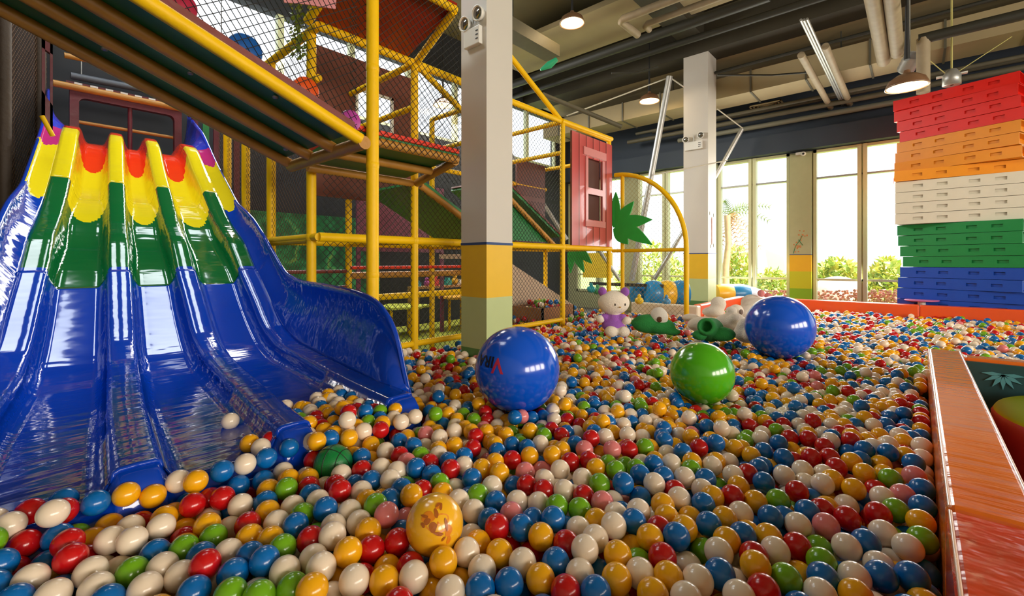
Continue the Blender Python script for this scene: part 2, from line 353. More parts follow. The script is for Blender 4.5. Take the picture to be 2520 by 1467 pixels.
def slide_section(name, x0, x1, n, parent):
    rows = []; 
    for i in range(n + 1):
        X = x0 + (x1 - x0) * i / n; rows.append([(X, *p) for p in cross(X, 0)])
    m = len(rows[0]); vs = [(p[0], p[1], p[2]) for r in rows for p in r]; fs = []
    for i in range(n):
        for k in range(m - 1): a = i * m + k; fs.append((a, a + m, a + m + 1, a + 1))
    b = MB(); b.add(vs, fs, 0, True)
    o = b.build(name, SLM, parent)
    at = o.data.attributes.new('band', 'FLOAT', 'POINT'); at.data.foreach_set('value', [band(p[0], p[3], p[4]) for r in rows for p in r])
    sd = o.modifiers.new('thick', 'SOLIDIFY'); sd.thickness = .012; sd.offset = -1
    return o
sl = thing('racing_slide', 'wide three-lane slide, yellow then green then deep blue, ending in the ball pit', 'slide', (-4.2, .7, 0))
def slide_part(name, x0, x1, n): o = slide_section(name, x0, x1, n, sl); return o
tag(slide_part('upper_section', -7.0, -5.54, 110), 'yellow upper section with red lips')
tag(slide_part('middle_section', -5.54, -4.43, 80), 'green middle section')
tag(slide_part('lower_section', -4.43, -2.12, 110), 'blue lower section')
# blunt ridge ends and lane skirts where the slide meets the balls
eb = MB()
X = -2.12
cs = cross(X, 0); low = [(X + .06, y, z - .02) for _, (y, z, *_r) in enumerate([(c[0], c[1]) for c in cs])]
vs = []; fs = []
steps = [(0, 0), (.035, -.012), (.07, -.05), (.09, -.14), (.10, -.40)]
for dx, dz in steps:
    for c in cs: vs.append((X + dx, c[0], max(c[1] + dz, .02) if dz > -.3 else .05))
m = len(cs)
for i in range(len(steps) - 1):
    for k in range(m - 1): a = i * m + k; fs.append((a, a + m, a + m + 1, a + 1))
eb.add(vs, fs, 0, True); o = eb.build('exit_lip', SLM, sl); at = o.data.attributes.new('band', 'FLOAT', 'POINT'); at.data.foreach_set('value', [5.5] * len(vs))
def wing(side):
    x0, x1, n = -7.1, -2.27, 240; rows = []
    for i in range(n + 1):
        X = x0 + (x1 - x0) * i / n; r = lerp(RIDGE, X); top = max(lerp(WING, X), .2)
        yb = (1.45 + .062) if side > 0 else lerp(D1, X) - .062
        out = lerp([(-7, .10), (-5.5, .12), (-4.2, .11), (-3.4, .11), (-2.3, .10)], X); row = []
        base = min(r - .01, top)
        for k in range(13):
            t_ = k / 12; z = base + (top - base) * t_
            y = yb + side * (out * (1 - (1 - t_) ** 2.0)) - (side * .012 * math.sin(math.pi * t_ * 2) if X > -4.4 else 0)
            row.append((X, y, z, 'wing', t_))
        for (dy, dz) in ((.018, .004), (.03, -.012), (.032, -.05)): row.append((X, row[12][1] + side * dy, top + dz, 'rim', 1))
        row.append((X, row[12][1] + side * .03, max(top - .5, 0.02), 'rim', 1))
        rows.append(row)
    m = len(rows[0]); vs = [p[:3] for r_ in rows for p in r_]; fs = []
    for i in range(n):
        for k in range(m - 1): a = i * m + k; fs.append((a, a + m, a + m + 1, a + 1))
    b = MB(); b.add(vs, fs, 0, True); o = b.build('side_wing', SLM, sl)
    vals = [(5.5 if p[0] > -6 else 8.5) if p[3] == 'rim' else band(p[0], 'wing', p[4]) for r_ in rows for p in r_]
    at = o.data.attributes.new('band', 'FLOAT', 'POINT'); at.data.foreach_set('value', vals)
    sd = o.modifiers.new('thick', 'SOLIDIFY'); sd.thickness = .008; sd.offset = 0
wing(1); wing(-1)
# platform, maroon doorway frame at the top of the slide
PLUM = mat('plum_vinyl', (.13, .022, .03), .35, var=.15, bump=.3, bscale=12)
t = thing('slide_doorway', 'plum padded doorway frame with rounded opening at the top of the slide', 'doorway frame', (-7.0, 1.0, 2.5))
def framepanel(X, y0, y1, z0, z1, wy, wt, wb, dep, mi=0):
    b = MB(); oy0, oy1, oz0, oz1 = y0 + wy, y1 - wy, z0 + wb, z1 - wt; r = .06; inner = []
    for cx, cz, a0 in ((oy1 - r, oz1 - r, 0), (oy0 + r, oz1 - r, 90), (oy0 + r, oz0 + r, 180), (oy1 - r, oz0 + r, 270)):
        for k in range(7): a = math.radians(a0 + k * 15); inner.append((cx + r * math.cos(a), cz + r * math.sin(a)))
    outer = []
    for (y, z) in inner:
        cy, cz = (oy0 + oy1) / 2, (oz0 + oz1) / 2; dy, dz = y - cy, z - cz
        s = min((y1 - y0) / 2 / max(abs(dy), 1e-6), (z1 - z0) / 2 / max(abs(dz), 1e-6)); outer.append((min(max(cy + dy * s, y0), y1), min(max(cz + dz * s, z0), z1)))
    n = len(inner); vs = [(X, y, z) for y, z in inner] + [(X, y, z) for y, z in outer] + [(X - dep, y, z) for y, z in inner] + [(X - dep, y, z) for y, z in outer]; fs = []
    for i in range(n):
        j = (i + 1) % n; fs += [(i, j, j + n, i + n), (i + 2 * n, i + 3 * n, j + 3 * n, j + 2 * n), (i, i + 2 * n, j + 2 * n, j), (i + n, j + n, j + 3 * n, i + 3 * n)]
    return b.add(vs, fs, mi)
framepanel(-6.95, .50, 1.52, 2.42, 3.2, .075, .085, .1, .08).build('frame', PLUM, t)
MB().tube([(-7.0, 1.02, 2.5), (-7.0, 1.02, 3.14)], .022, 10).build('middle_bar', PLUM, t)
MB().tube([(-7.04, .56, 2.86), (-7.04, 1.46, 2.86)], .02, 10).build('handrail', SHTUBE, t)
tag(MB().box((-7.55, .2, 2.40), (-7.02, 1.9, 2.5)).build('slide_platform', mat('grey_deck_mat', (.06, .055, .05), .7)), 'dark deck behind the slide doorway', 'platform')
CHK = mat('white_check_vinyl', (.75, .74, .7), .4)
t = thing('checkered_valance', 'strip of plum and white checks above the slide doorway', 'valance', (-6.93, 1.0, 3.2))
b = MB()
for k in range(17): b.box((-6.95, .47 + k * .065, 3.205), (-6.93, .47 + (k + 1) * .065, 3.27), k % 2)
b.build('strip', [PLUM, CHK], t)
# ================================================================== CLIMBING FRAME
cf = thing('climbing_frame', 'yellow padded tube climbing frame wrapped in black netting behind the near pillar', 'climbing frame', (-4.2, 3.9, 0))
def post(x, y, z0, z1, r=.04, m=YEL, parent=cf, name='post', lab=None):
    b = MB().tube([(x, y, z0), (x, y, z1)], r, 16)
    for z in (1.49,): 
        if z0 < z < z1: b.lathe([(r, -.03), (r + .006, -.02), (r + .006, .02), (r, .03)], (x, y, z), 16)
    return tag(b.build(name, m, parent), lab)
def rail(p, q, r=.038, m=YEL, parent=cf, name='rail'): return MB().tube([p, q], r, 14).build(name, m, parent)
FX, BX = -3.62, -4.87
YS = (1.71, 2.65, 3.85, 5.1, 6.35); TZ = 3.2
for y in YS[1:]: post(FX, y, 0, TZ, .036)
post(-3.75, 1.71, 0, TZ, .038)
for y in YS[1:]: post(BX, y, 0, TZ if y < 6 else 1.5, .036)
post(-4.62, 1.72, 0, TZ); post(-5.3, 1.72, 0, 3.1); post(-5.89, 1.72, 0, 3.1)
b = MB(); b.tube([(-2.8, 1.70, 0), (-2.8, 1.70, 1.9), (-2.8, 1.70, 1.915), (-2.8, 1.70, 2.8), (-2.8, 1.70, 2.82), (-2.8, 1.70, 6.15)], .042, 18)
for z in (1.2, 1.95, 2.62): b.lathe([(.042, -.02), (.0445, -.012), (.0445, .012), (.042, .02)], (-2.8, 1.70, z), 18)
tag(b.build('post', YEL, cf), 'tall bare yellow post in front of the net')
for a, b_ in zip(YS, YS[1:]):
    rail((FX, a, 1.49), (FX, b_, 1.49)); rail((FX, a, TZ), (FX, b_, TZ))
    rail((BX, a, 1.49), (BX, b_, 1.49), .03)
    rail((FX, a, .5 if a < 4 else .3), (FX, b_, .5 if a < 4 else .3), .03)
for y in YS:
    rail((FX, y, 1.49), (BX, y, 1.49), .032); rail((FX, y, TZ if y < 6 else 2.9), (BX, y, TZ if y < 6 else 2.9), .032)
for y in YS[:-1]: rail((FX, y, 2.78), (BX, y, 2.78), .03)
for a, b_ in zip(YS[1:4], YS[2:5]): rail((BX, a, 2.55), (BX, b_, 2.55), .032)
rail((-3.75, 1.71, 1.47), (-5.89, 1.72, 1.47), .03); rail((FX, 1.71, TZ), (-6.2, 1.72, TZ), .035)
rail((BX, 2.65, .86), (BX, 6.35, .86), .04, YEL); rail((BX, 2.65, 1.13), (BX, 5.1, 1.13), .04, SHTUBE)
rail((BX + .05, 2.65, 1.22), (BX + .05, 5.1, 1.22), .02, REDMAT)
rail((BX, 1.6, 1.0), (BX, 2.65, 1.0), .02, MAROON); rail((BX, 1.6, 1.18), (BX, 2.65, 1.18), .02, MAROON)
# upper deck tubes (z 2.04), green board, red mat
for x, z in ((FX, 2.04), (-3.22, 2.09), (-2.87, 2.14)): rail((x, 1.62, z), (x, 2.66 if x < -3.4 else 2.53, z), .034, SHTUBE)
rail((FX, 2.66, 2.04), (-2.89, 2.53, 2.13), .036, SHTUBE)
MB().prism([(-3.6, 1.55, 2.075), (-2.86, 1.55, 2.165), (-2.86, 1.55, 2.185), (-3.6, 1.55, 2.095)], (0, .98, 0)).build('deck_board', GREENP, cf)
MB().prism([(-3.6, 1.55, 2.097), (-2.84, 1.55, 2.187), (-2.84, 1.55, 2.22), (-3.6, 1.55, 2.13)], (0, .98, 0)).build('deck_mat', REDMAT, cf)
# top canopy
rail((FX, 1.62, TZ), (-2.9, 1.62, TZ + .22), .034); rail((FX, 2.66, TZ), (-2.92, 2.54, TZ + .2), .034); rail((-2.92, 1.6, TZ + .22), (-2.92, 2.56, TZ + .22), .034)
MB().prism([(-3.6, 1.62, TZ + .03), (-2.9, 1.62, TZ + .25), (-2.9, 1.62, TZ + .27), (-3.6, 1.62, TZ + .05)], (0, .94, 0)).build('canopy_panel', ROOFRED, cf)
rail((FX, 2.66, TZ), (FX - .02, 3.85, 2.62), .03); rail((FX, 5.08, TZ), (FX, 3.9, 3.80), .034)
tag(rail((FX + .02, 5.05, TZ), (FX + .02, 6.4, TZ + .02), .034), 'sloping yellow top rail above the pink panel')
# ramps inside (green boards with red edges)
def ramp_board(p, q, w, m, th=.03, parent=cf, name='ramp_board'):
    p, q = Vector(p), Vector(q); d = (q - p); up = Vector((0, -d.z, d.y)).normalized(); 
    if up.z < 0: up = -up
    return MB().prism([p, q, q + up * th, p + up * th], (w, 0, 0)).build(name, m, parent)
ramp_board((-4.6, 2.72, 2.06), (-4.6, 3.8, 1.52), 1.0, GREENP); rail((FX, 2.72, 2.03), (FX, 3.8, 1.5), .034, SHTUBE)
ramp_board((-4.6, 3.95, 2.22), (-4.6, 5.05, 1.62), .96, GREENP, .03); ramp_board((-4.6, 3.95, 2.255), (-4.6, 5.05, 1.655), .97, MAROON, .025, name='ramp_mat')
rail((FX - .02, 3.95, 2.1), (FX - .02, 4.95, 1.5), .034, SHTUBE)
MB().prism([(FX - .05, 3.9, 2.15), (FX - .05, 5.0, 1.55), (FX - .05, 3.9, 1.55)], (-.02, 0, 0)).build('ramp_side', GREENP, cf)
# brown wall panels with a window, in the back row
BRN = mat('brown_vinyl', (.15, .035, .018), .5, var=.2, vscale=6, bump=.1)
b = MB(); X = BX + .03
b.box((X, 2.22, 2.0), (X + .03, 2.72, 3.62)); b.box((X, 3.18, 2.0), (X + .03, 3.56, 3.62)); b.box((X, 2.72, 3.28), (X + .03, 3.18, 3.62)); b.box((X, 2.72, 2.0), (X + .03, 3.18, 2.85))
b.build('brown_panel', BRN, cf)
b = MB(); 
for (y0, y1, z0, z1) in ((2.70, 3.20, 3.26, 3.29), (2.70, 3.20, 2.83, 2.86), (2.70, 2.73, 2.83, 3.29), (3.17, 3.20, 2.83, 3.29)): b.box((X + .025, y0, z0), (X + .045, y1, z1))
b.build('window_trim', WHITEP, cf)
MB().box((BX, 5.55, 1.6), (BX + .03, 6.3, 2.95)).build('brown_panel', BRN, cf)
# pink plank-printed window panel with two panes
PINK = bpy.data.materials.new('pink_plank_print'); PINK.use_nodes = True; nt = PINK.node_tree; bs = nt.nodes['Principled BSDF']; bs.inputs['Roughness'].default_value = .25; bs.inputs['Coat Weight'].default_value = .4
tc = nt.nodes.new('ShaderNodeTexCoord'); sp = nt.nodes.new('ShaderNodeSeparateXYZ'); nt.links.new(tc.outputs['Object'], sp.inputs[0])
wv = nt.nodes.new('ShaderNodeMath'); wv.operation = 'MULTIPLY'; wv.inputs[1].default_value = 5.4; nt.links.new(sp.outputs['Y'], wv.inputs[0])
fr_ = nt.nodes.new('ShaderNodeMath'); fr_.operation = 'FRACT'; nt.links.new(wv.outputs[0], fr_.inputs[0])
cr = nt.nodes.new('ShaderNodeValToRGB'); nt.links.new(fr_.outputs[0], cr.inputs[0]); e = cr.color_ramp.elements
e[0].position = 0; e[0].color = (.06, .01, .012, 1); e[1].position = .08; e[1].color = (.60, .11, .10, 1); e2 = e.new(.9); e2.color = (.50, .08, .075, 1); e3 = e.new(1); e3.color = (.06, .01, .012, 1)
nt.links.new(cr.outputs[0], bs.inputs['Base Color'])
PK = mat('pale_pink_trim', (.68, .25, .24), .35, coat=.3)
b = MB(); X = FX + .045; y0, y1, z0, z1 = 5.22, 6.33, 1.52, 3.1; wy0, wy1 = 5.62, 6.02
b.box((X, y0, z0), (X + .025, wy0, z1)); b.box((X, wy1, z0), (X + .025, y1, z1)); b.box((X, wy0, z0), (X + .025, wy1, 1.90)); b.box((X, wy0, 2.27), (X + .025, wy1, 2.36)); b.box((X, wy0, 2.79), (X + .025, wy1, z1))
pp = b.build('window_panel', PINK, cf)
b = MB()
b.box((X + .02, 5.5, 2.82), (X + .045, 6.12, 2.93)); b.box((X + .02, 5.55, 1.80), (X + .045, 6.1, 1.89)); b.box((X + .02, wy0 - .06, 1.88), (X + .04, wy0, 2.8)); b.box((X + .02, wy1, 1.88), (X + .04, wy1 + .06, 2.8)); b.box((X + .02, wy0, 2.27), (X + .04, wy1, 2.36))
b.build('window_trim', PK, cf)
MB().box((X - .04, 5.6, 1.88), (X - .03, 6.05, 2.82)).build('window_backing', mat('dark_mesh_backing', (.10, .04, .03), .8), cf)
rail((FX, 5.15, 1.49), (FX, 6.4, 1.49), .04)
# netting
def net(name, o, u, v, lu, lv, cell=.055, r=.0026, m=NETM, parent=cf, sag=.0):
    """diamond netting over the parallelogram o + a u + b v"""
    o, u, v = Vector(o), Vector(u).normalized(), Vector(v).normalized(); nrm = u.cross(v).normalized(); b = MB()
    def strand(p, q):
        d = (q - p)
        if d.length < .02: return
        w1 = d.normalized().cross(nrm) * r; w2 = nrm * r; vs = []
        n = max(1, int(d.length / .5)) if sag else 1
        for i in range(n + 1):
            c = p + d * i / n
            if sag:
                a_, b2 = (c - o).dot(u) / lu, (c - o).dot(v) / lv; c = c + nrm * sag * math.sin(math.pi * a_) * math.sin(math.pi * b2)
            vs += [c + w1, c - w1 * .5 + w2 * .87, c - w1 * .5 - w2 * .87]
        fs = []
        for i in range(n):
            for k in range(3): a = i * 3 + k; c2 = i * 3 + (k + 1) % 3; fs.append((a, c2, c2 + 3, a + 3))
        b.add(vs, fs)
    step = cell * 1.25; k = -int(lv / step) - 1
    while k * step < lu + lv:
        c = k * step
        # u = c + t , v = t*0.8...
        for sgn in (1, -1):
            # line: a = c + t (sgn 1) or a = c - t + lv ; b = t
            t0, t1 = 0, lv
            if sgn == 1: lo, hi = -c, lu - c
            else: lo, hi = c - lu, c
            a0, a1 = max(t0, lo / 1.0), min(t1, hi / 1.0)
            if a1 > a0:
                P = lambda t: o + u * (c + sgn * t) + v * t
                strand(P(a0), P(a1))
        k += 1
    if not b.f: return None
    return b.build(name, m, parent)
net('netting', (FX + .01, 1.74, .3), (0, 1, 0), (0, 0, 1), 3.4, 1.75, .05)
net('netting', (FX + .01, 2.7, 2.1), (0, 1, 0), (0, 0, 1), 2.4, 1.1, .05)
net('netting', (FX + .01, 5.1, .3), (0, 1, 0), (0, 0, 1), 1.25, 1.2, .05)
net('netting', (-2.83, 1.55, 2.1), (0, 1, 0), (0, 0, 1), .97, 1.3, .045)
net('netting', (BX, 1.6, .3), (0, 1, 0), (0, 0, 1), 3.6, 2.9, .07, .002, NETM)
net('netting', (-3.78, 1.71, .5), (-1, 0, 0), (0, 0, 1), 2.4, 2.6, .045, .0018, NETLIT)
# mural boards and turf inside the frame
MUR = bpy.data.materials.new('jungle_mural_print'); MUR.use_nodes = True; nt = MUR.node_tree; bs = nt.nodes['Principled BSDF']; bs.inputs['Roughness'].default_value = .6
tc = nt.nodes.new('ShaderNodeTexCoord'); n1 = nt.nodes.new('ShaderNodeTexNoise'); n1.inputs['Scale'].default_value = 3.5; n1.inputs['Detail'].default_value = 6; n1.inputs['Distortion'].default_value = .8
cr = nt.nodes.new('ShaderNodeValToRGB'); nt.links.new(tc.outputs['Object'], n1.inputs['Vector']); nt.links.new(n1.outputs['Fac'], cr.inputs[0]); nt.links.new(cr.outputs[0], bs.inputs['Base Color'])
e = cr.color_ramp.elements; e[0].position = .3; e[0].color = (.005, .04, .02, 1); e[1].position = .72; e[1].color = (.35, .42, .05, 1); e2 = e.new(.5); e2.color = (.01, .17, .05, 1); e3 = e.new(.6); e3.color = (.03, .3, .1, 1)
tag(MB().box((-7.4, 1.9, 0), (-7.33, 4.6, 2.05)).build('jungle_mural', MUR), 'green jungle mural wall seen through the net left of the near pillar', 'mural')
PURP = mat('dusty_purple_vinyl', (.20, .05, .10), .5, var=.3, vscale=7, bump=.2)
tag(MB().box((-6.4, 3.6, 1.45), (-6.36, 5.3, 2.6)).box((-6.4, 3.6, .03), (-6.36, 3.66, 1.45)).box((-6.4, 5.24, .03), (-6.36, 5.3, 1.45)).build('purple_panel', PURP), 'dusty purple wall panel behind the net under the upper deck', 'wall panel')
TURF = mat('lime_play_turf', (.34, .36, .03), .8, var=.35, vscale=5, bump=.4, bscale=60)
tag(MB().box((-7.5, 2.0, 0), (-3.75, 8.3, .03)).build('play_turf', TURF), 'lime green play turf inside the climbing frame', 'turf mat', kind='stuff')
# soft play bits inside: low tables, ball bin, stools
def lowtable(x, y, z, r, col, label, petals=6):
    t = thing('toy_table', label, 'toy table', (x, y, .03)); b = MB(); n = 48
    prof = [(r * (1 + .12 * math.cos(petals * 2 * math.pi * k / n)) * math.cos(2 * math.pi * k / n) + x, r * (1 + .12 * math.cos(petals * 2 * math.pi * k / n)) * math.sin(2 * math.pi * k / n) + y, z) for k in range(n)]
    b.prism(prof, (0, 0, .04)).build('top', mat('toy_' + label.split()[0], col, .4), t, bevel=.006)
    for a in range(3): MB().tube([(x + .5 * r * math.cos(a * 2.1), y + .5 * r * math.sin(a * 2.1), .03), (x + .5 * r * math.cos(a * 2.1), y + .5 * r * math.sin(a * 2.1), z)], .025, 10).build('leg', YEL, t)
lowtable(-5.7, 3.05, .55, .42, (.75, .08, .22), 'pink flower-shaped toy table seen through the net beside the blue slide wing')
lowtable(-6.6, 4.6, .5, .4, (.55, .60, .08), 'lime flower-shaped toy table behind the yellow posts')
lowtable(-6.3, 5.6, .62, .35, (.8, .42, .04), 'orange flower-shaped toy table in the back of the climbing frame')
def cubby(x, y, z, cols, label):
    t = thing('toy_shelf', label, 'toy shelf', (x, y + .6, 0))
    MB().box((x, y, z), (x + .3, y + 1.3, z + .04)).build('board', mat('shelf_wood', (.42, .23, .08), .5, var=.2), t); MB().box((x, y, .03), (x + .3, y + .04, z)).build('side_panel', mat('shelf_wood', (.42, .23, .08)), t); MB().box((x, y + 1.26, .03), (x + .3, y + 1.3, z)).build('side_panel', mat('shelf_wood', (.42, .23, .08)), t)
    return t
cubby(-6.9, 2.2, .72, None, 'low wooden toy shelf by the jungle mural'); cubby(-6.9, 4.9, .8, None, 'low wooden toy shelf below the purple panel')
TC = [(.75, .05, .04), (.05, .35, .55), (.8, .45, .03), (.15, .4, .06), (.5, .1, .4), (.75, .7, .65), (.05, .45, .42)]
TN = ['red', 'blue', 'orange', 'green', 'purple', 'white', 'turquoise']
k = 0
for bx, by, bz in ((-6.85, 2.25, .76), (-6.85, 4.95, .84)):
    for i in range(7):
        s = .08 + .03 * (i % 3); y = by + .08 + i * .17; c = (i * 3 + (bz > .8)) % 7
        b = MB()
        if i % 2: b.ell((bx + .12, y, bz + s * .5), (s * .5, s * .5, s * .5), 14).ell((bx + .12, y, bz + s * 1.15), (s * .32, s * .32, s * .32), 12)
        else: b.box((bx + .05, y - s * .5, bz), (bx + .05 + s, y + s * .5, bz + s * .9)).box((bx + .07, y - s * .3, bz + s * .9), (bx + .03 + s, y + s * .3, bz + s * 1.3))
        where = 'the shelf by the mural' if bz < .8 else 'the shelf below the purple panel'
        tag(b.build('stacking_toy' if i % 2 else 'toy_brick', mat('toy_plastic_' + TN[c], TC[c], .35)), 'small %s toy standing on %s, %s from its left end' % (TN[c], where, ['first', 'second', 'third', 'fourth', 'fifth', 'sixth', 'seventh'][i]), 'toy', 'toys on the shelves inside the frame')
# tan chute sliding down inside the right-hand bays
TAN = mat('tan_vinyl', (.55, .40, .27), .5, var=.08)
t = thing('toddler_slide', 'tan chute sloping down to the right behind the netting', 'slide', (-4.7, 6.0, 0))
ch = MB(); ch.prism([(-4.75, 4.4, 1.45), (-4.75, 4.9, 1.45), (-4.75, 7.2, .42), (-4.75, 7.2, .2), (-4.75, 4.4, .2)], (-.05, 0, 0)); ch.build('side_wall', TAN, t)
ch = MB(); ch.prism([(-4.8, 4.4, 1.4), (-4.8, 4.9, 1.4), (-4.8, 7.2, .36), (-4.8, 7.2, .3), (-4.8, 4.9, 1.33), (-4.8, 4.4, 1.33)], (-.6, 0, 0)); ch.build('chute_bed', TAN, t)
# toy crate
WB2 = mat('crate_wood', (.35, .15, .05), .6, var=.2)
t = thing('toy_crate', 'brown crate of small balls behind the net near the frame corner', 'crate', (-4.3, 5.3, 0))
b = MB(); b.box((-4.6, 5.15, .3), (-4.57, 5.95, .62)).box((-4.03, 5.15, .3), (-4.0, 5.95, .62)).box((-4.6, 5.15, .3), (-4.0, 5.18, .62)).box((-4.6, 5.92, .3), (-4.0, 5.95, .62)).box((-4.6, 5.15, .03), (-4.0, 5.95, .31)); b.build('box', WB2, t)
# ================================================================== YELLOW ARCH GATE WITH PALM CUT-OUT
ar = thing('arch_gate', 'yellow quarter-round arch frame with black net at the far end of the climbing frame', 'arch frame', (-3.0, 6.45, 0))
AY = 6.42
pts = [(-3.55 + 1.12 * math.sin(math.radians(a)), AY, 1.48 + 1.17 * math.cos(math.radians(a))) for a in range(0, 91, 6)]
MB().tube(pts + [(-2.43, AY, .3)], .034, 14).build('arch_tube', YEL, ar)
MB().tube([(-3.42, AY, .3), (-3.42, AY, 2.62)], .03, 14).build('post', YEL, ar); MB().tube([(-3.6, AY, 1.46), (-2.43, AY, 1.46)], .027, 14).build('crossbar', YEL, ar)
def netpoly(name, Y, inside, x0, x1, z0, z1, cell, r, m, parent):
    b = MB(); st = cell; n = int((x1 - x0 + z1 - z0) / st) + 2
    for sg in (1, -1):
        for k in range(-n, n):
            c = k * st; run = None; t = 0; L = z1 - z0; ds = .03; 
            while t <= L + ds:
                x = (x0 + c + t) if sg == 1 else (x1 - c - t); z = z0 + t
                ok = t <= L and x0 <= x <= x1 and inside(x, z)
                if ok and run is None: run = (x, z)
                if not ok and run is not None:
                    if math.hypot(lx - run[0], lz - run[1]) > .02: b.tube([(run[0], Y, run[1]), (lx, Y, lz)], r, 3, cap=False)
                    run = None
                lx, lz = x, z; t += ds
    return b.build(name, m, parent)
netpoly('netting', AY, lambda x, z: z < 1.48 or ((x + 3.55) ** 2 / 1.12 ** 2 + (z - 1.48) ** 2 / 1.17 ** 2) < 1, -3.6, -2.43, .35, 2.65, .07, .0022, mat('yellow_lit_net_cord', (.35, .26, .08), .7), ar)  # black net with the yellow light on it put into the cord colour
PALM = mat('green_felt_board', (.02, .42, .05), .6, var=.15)
def frondpoly(cx, cz, Y, fr, name, parent):
    b = MB()
    for kk, (an, L, w, droop) in enumerate(fr):
        Y = Y + .0015
        a = math.radians(an); L1 = []; L2 = []
        for k in range(9):
            t = k / 8; x = cx + math.cos(a) * L * t; z = cz + math.sin(a) * L * t - droop * t * t
            ww = w * math.sin(math.pi * min(1, t * .9 + .1)) * .5 + .004; nx, nz = -math.sin(a), math.cos(a)
            L1.append((x + nx * ww, Y, z + nz * ww)); L2.append((x - nx * ww, Y, z - nz * ww))
        b.prism(L1 + L2[::-1], (0, .02, 0))
    return b.build(name, PALM, parent)
pc = at_Y(1512, 560, AY - .06)
frondpoly(pc.x, pc.z, AY - .06, [(88, .55, .16, 0), (52, .52, .17, .03), (22, .66, .2, .16), (-8, .62, .22, .2), (-50, .35, .2, 0)], 'palm_cutout', ar)
pc = at_Y(1405, 600, 6.5)
frondpoly(pc.x, pc.z, 6.5, [(-35, .5, .17, .05), (-62, .55, .16, 0), (-92, .5, .14, 0)], 'palm_cutout', ar)
# ================================================================== OVERHEAD RAMP (upper left)
rp = thing('overhead_ramp', 'shade-darkened yellow tube and green board walkway sloping down overhead from the top left', 'ramp', (-3.1, .4, 2.04))
RS = .39
def rz(y, o=0): return 2.04 + RS * (1.5 - y) + o
RM = [SHTUBE, SHTUBE, SHTUBE, YEL]  # same yellow tubes, all but the outer one coloured as in shade
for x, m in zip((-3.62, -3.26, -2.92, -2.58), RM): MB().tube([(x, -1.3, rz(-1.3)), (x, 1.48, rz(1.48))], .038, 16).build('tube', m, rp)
MB().prism([(-3.6, -1.3, rz(-1.3, .03)), (-3.6, 1.45, rz(1.45, .03)), (-3.6, 1.45, rz(1.45, .05)), (-3.6, -1.3, rz(-1.3, .05))], (1.0, 0, 0)).build('board', GREENP, rp)
MB().tube([(-3.64, 1.5, 2.03), (-2.56, 1.5, 2.03)], .042, 16).build('end_tube', SHTUBE, rp)
MB().prism([(-2.62, -1.3, rz(-1.3, .05)), (-2.62, 1.45, rz(1.45, .05)), (-2.62, 1.45, rz(1.45, .09)), (-2.62, -1.3, rz(-1.3, .09))], (.03, 0, 0)).build('edge_pad', MAROON, rp)
for k in range(7):
    y = -.6 + k * .33; MB().lathe([(.016, 0), (.014, -.01), (.001, -.014)], (-3.44 + .34 * (k % 3), y, rz(y, .025)), 10).build('bolt', STEEL, rp)
# coloured discs on the ramp edge
for (px, py, rr, col, nm) in ((440, 15, .075, (.45, .02, .06), 'crimson'), (602, 124, .085, (.01, .10, .38), 'blue'), (752, 222, .075, (.75, .09, .01), 'orange'), (862, 297, .065, (.42, .05, .30), 'purple')):
    c = at_X(px, py, -2.66); b = MB().lathe([(.001, .02), (rr * .9, .02), (rr, .012), (rr, -.012), (rr * .9, -.02), (.001, -.02)], c, 32, M=Matrix.Rotation(math.radians(90), 4, 'Y'))
    tag(b.build('padded_disc', mat('disc_' + nm, col, .35), rp), '%s padded disc' % nm)
net('netting', (-2.6, -.6, 2.95), (0, 1, 0), (0, -.0, 1), 2.05, 1.3, .045, .0025, NETM, rp)
b_ = net('netting', (-2.6, -.3, rz(-.3, .05)), (0, 1, -RS), (0, 0, 1), 1.9, .9, .045, .0025, NETM, rp)
# ================================================================== LEFT: netted dark wall, padded mullion board, bars
NB = mat('warm_lit_mesh_drape', (.035, .018, .01), .85, var=.4, vscale=30, bump=.3, bscale=60)  # black drape, browned by lighting that is put into the colour
lw = thing('net_enclosure', 'tall dark netted enclosure on padded posts left of the slide', 'net enclosure', (-6.2, .1, 0))
for (x, y) in ((-7.0, .28), (-6.0, .02), (-5.0, -.3), (-4.1, -.62)):
    MB().tube([(x, y, 0), (x, y, 4.6)], .045, 12).build('post', mat('dark_post_padding', (.05, .03, .015), .7, bump=.3), lw)
for (a, b2) in (((-7.3, .34), (-6.0, .0)), ((-6.0, .0), (-5.0, -.32)), ((-5.0, -.32), (-3.9, -.68))):
    u = Vector((b2[0] - a[0], b2[1] - a[1], 0)); net('netting', (a[0], a[1], .1), u, (0, 0, 1), u.length, 4.4, .045, .0022, NETLIT, lw)
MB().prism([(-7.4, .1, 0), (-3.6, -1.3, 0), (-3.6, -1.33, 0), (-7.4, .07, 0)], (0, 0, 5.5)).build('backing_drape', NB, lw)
rail((-4.15, -.6, 1.35), (-3.7, -.72, 1.35), .05, SHTUBE, lw)
t = thing('slotted_board', 'plum board with a long slot and yellow padded edge hanging left of the slide top', 'board', (-5.7, .25, 2.6))
P0 = [at_X(x, y, -5.6) for x, y in ((103, 60), (130, 68), (130, 335), (103, 285))]
b = MB(); q = P0
def lerp3(a, b_, t_): return a + (b_ - a) * t_
top_l, top_r, bot_r, bot_l = q
b.prism([top_l, lerp3(top_l, top_r, .3), lerp3(bot_l, bot_r, .3), bot_l], (-.05, 0, 0)); b.prism([lerp3(top_l, top_r, .75), top_r, bot_r, lerp3(bot_l, bot_r, .75)], (-.05, 0, 0))
A_, B_ = lerp3(top_l, bot_l, .0), lerp3(top_r, bot_r, .0)
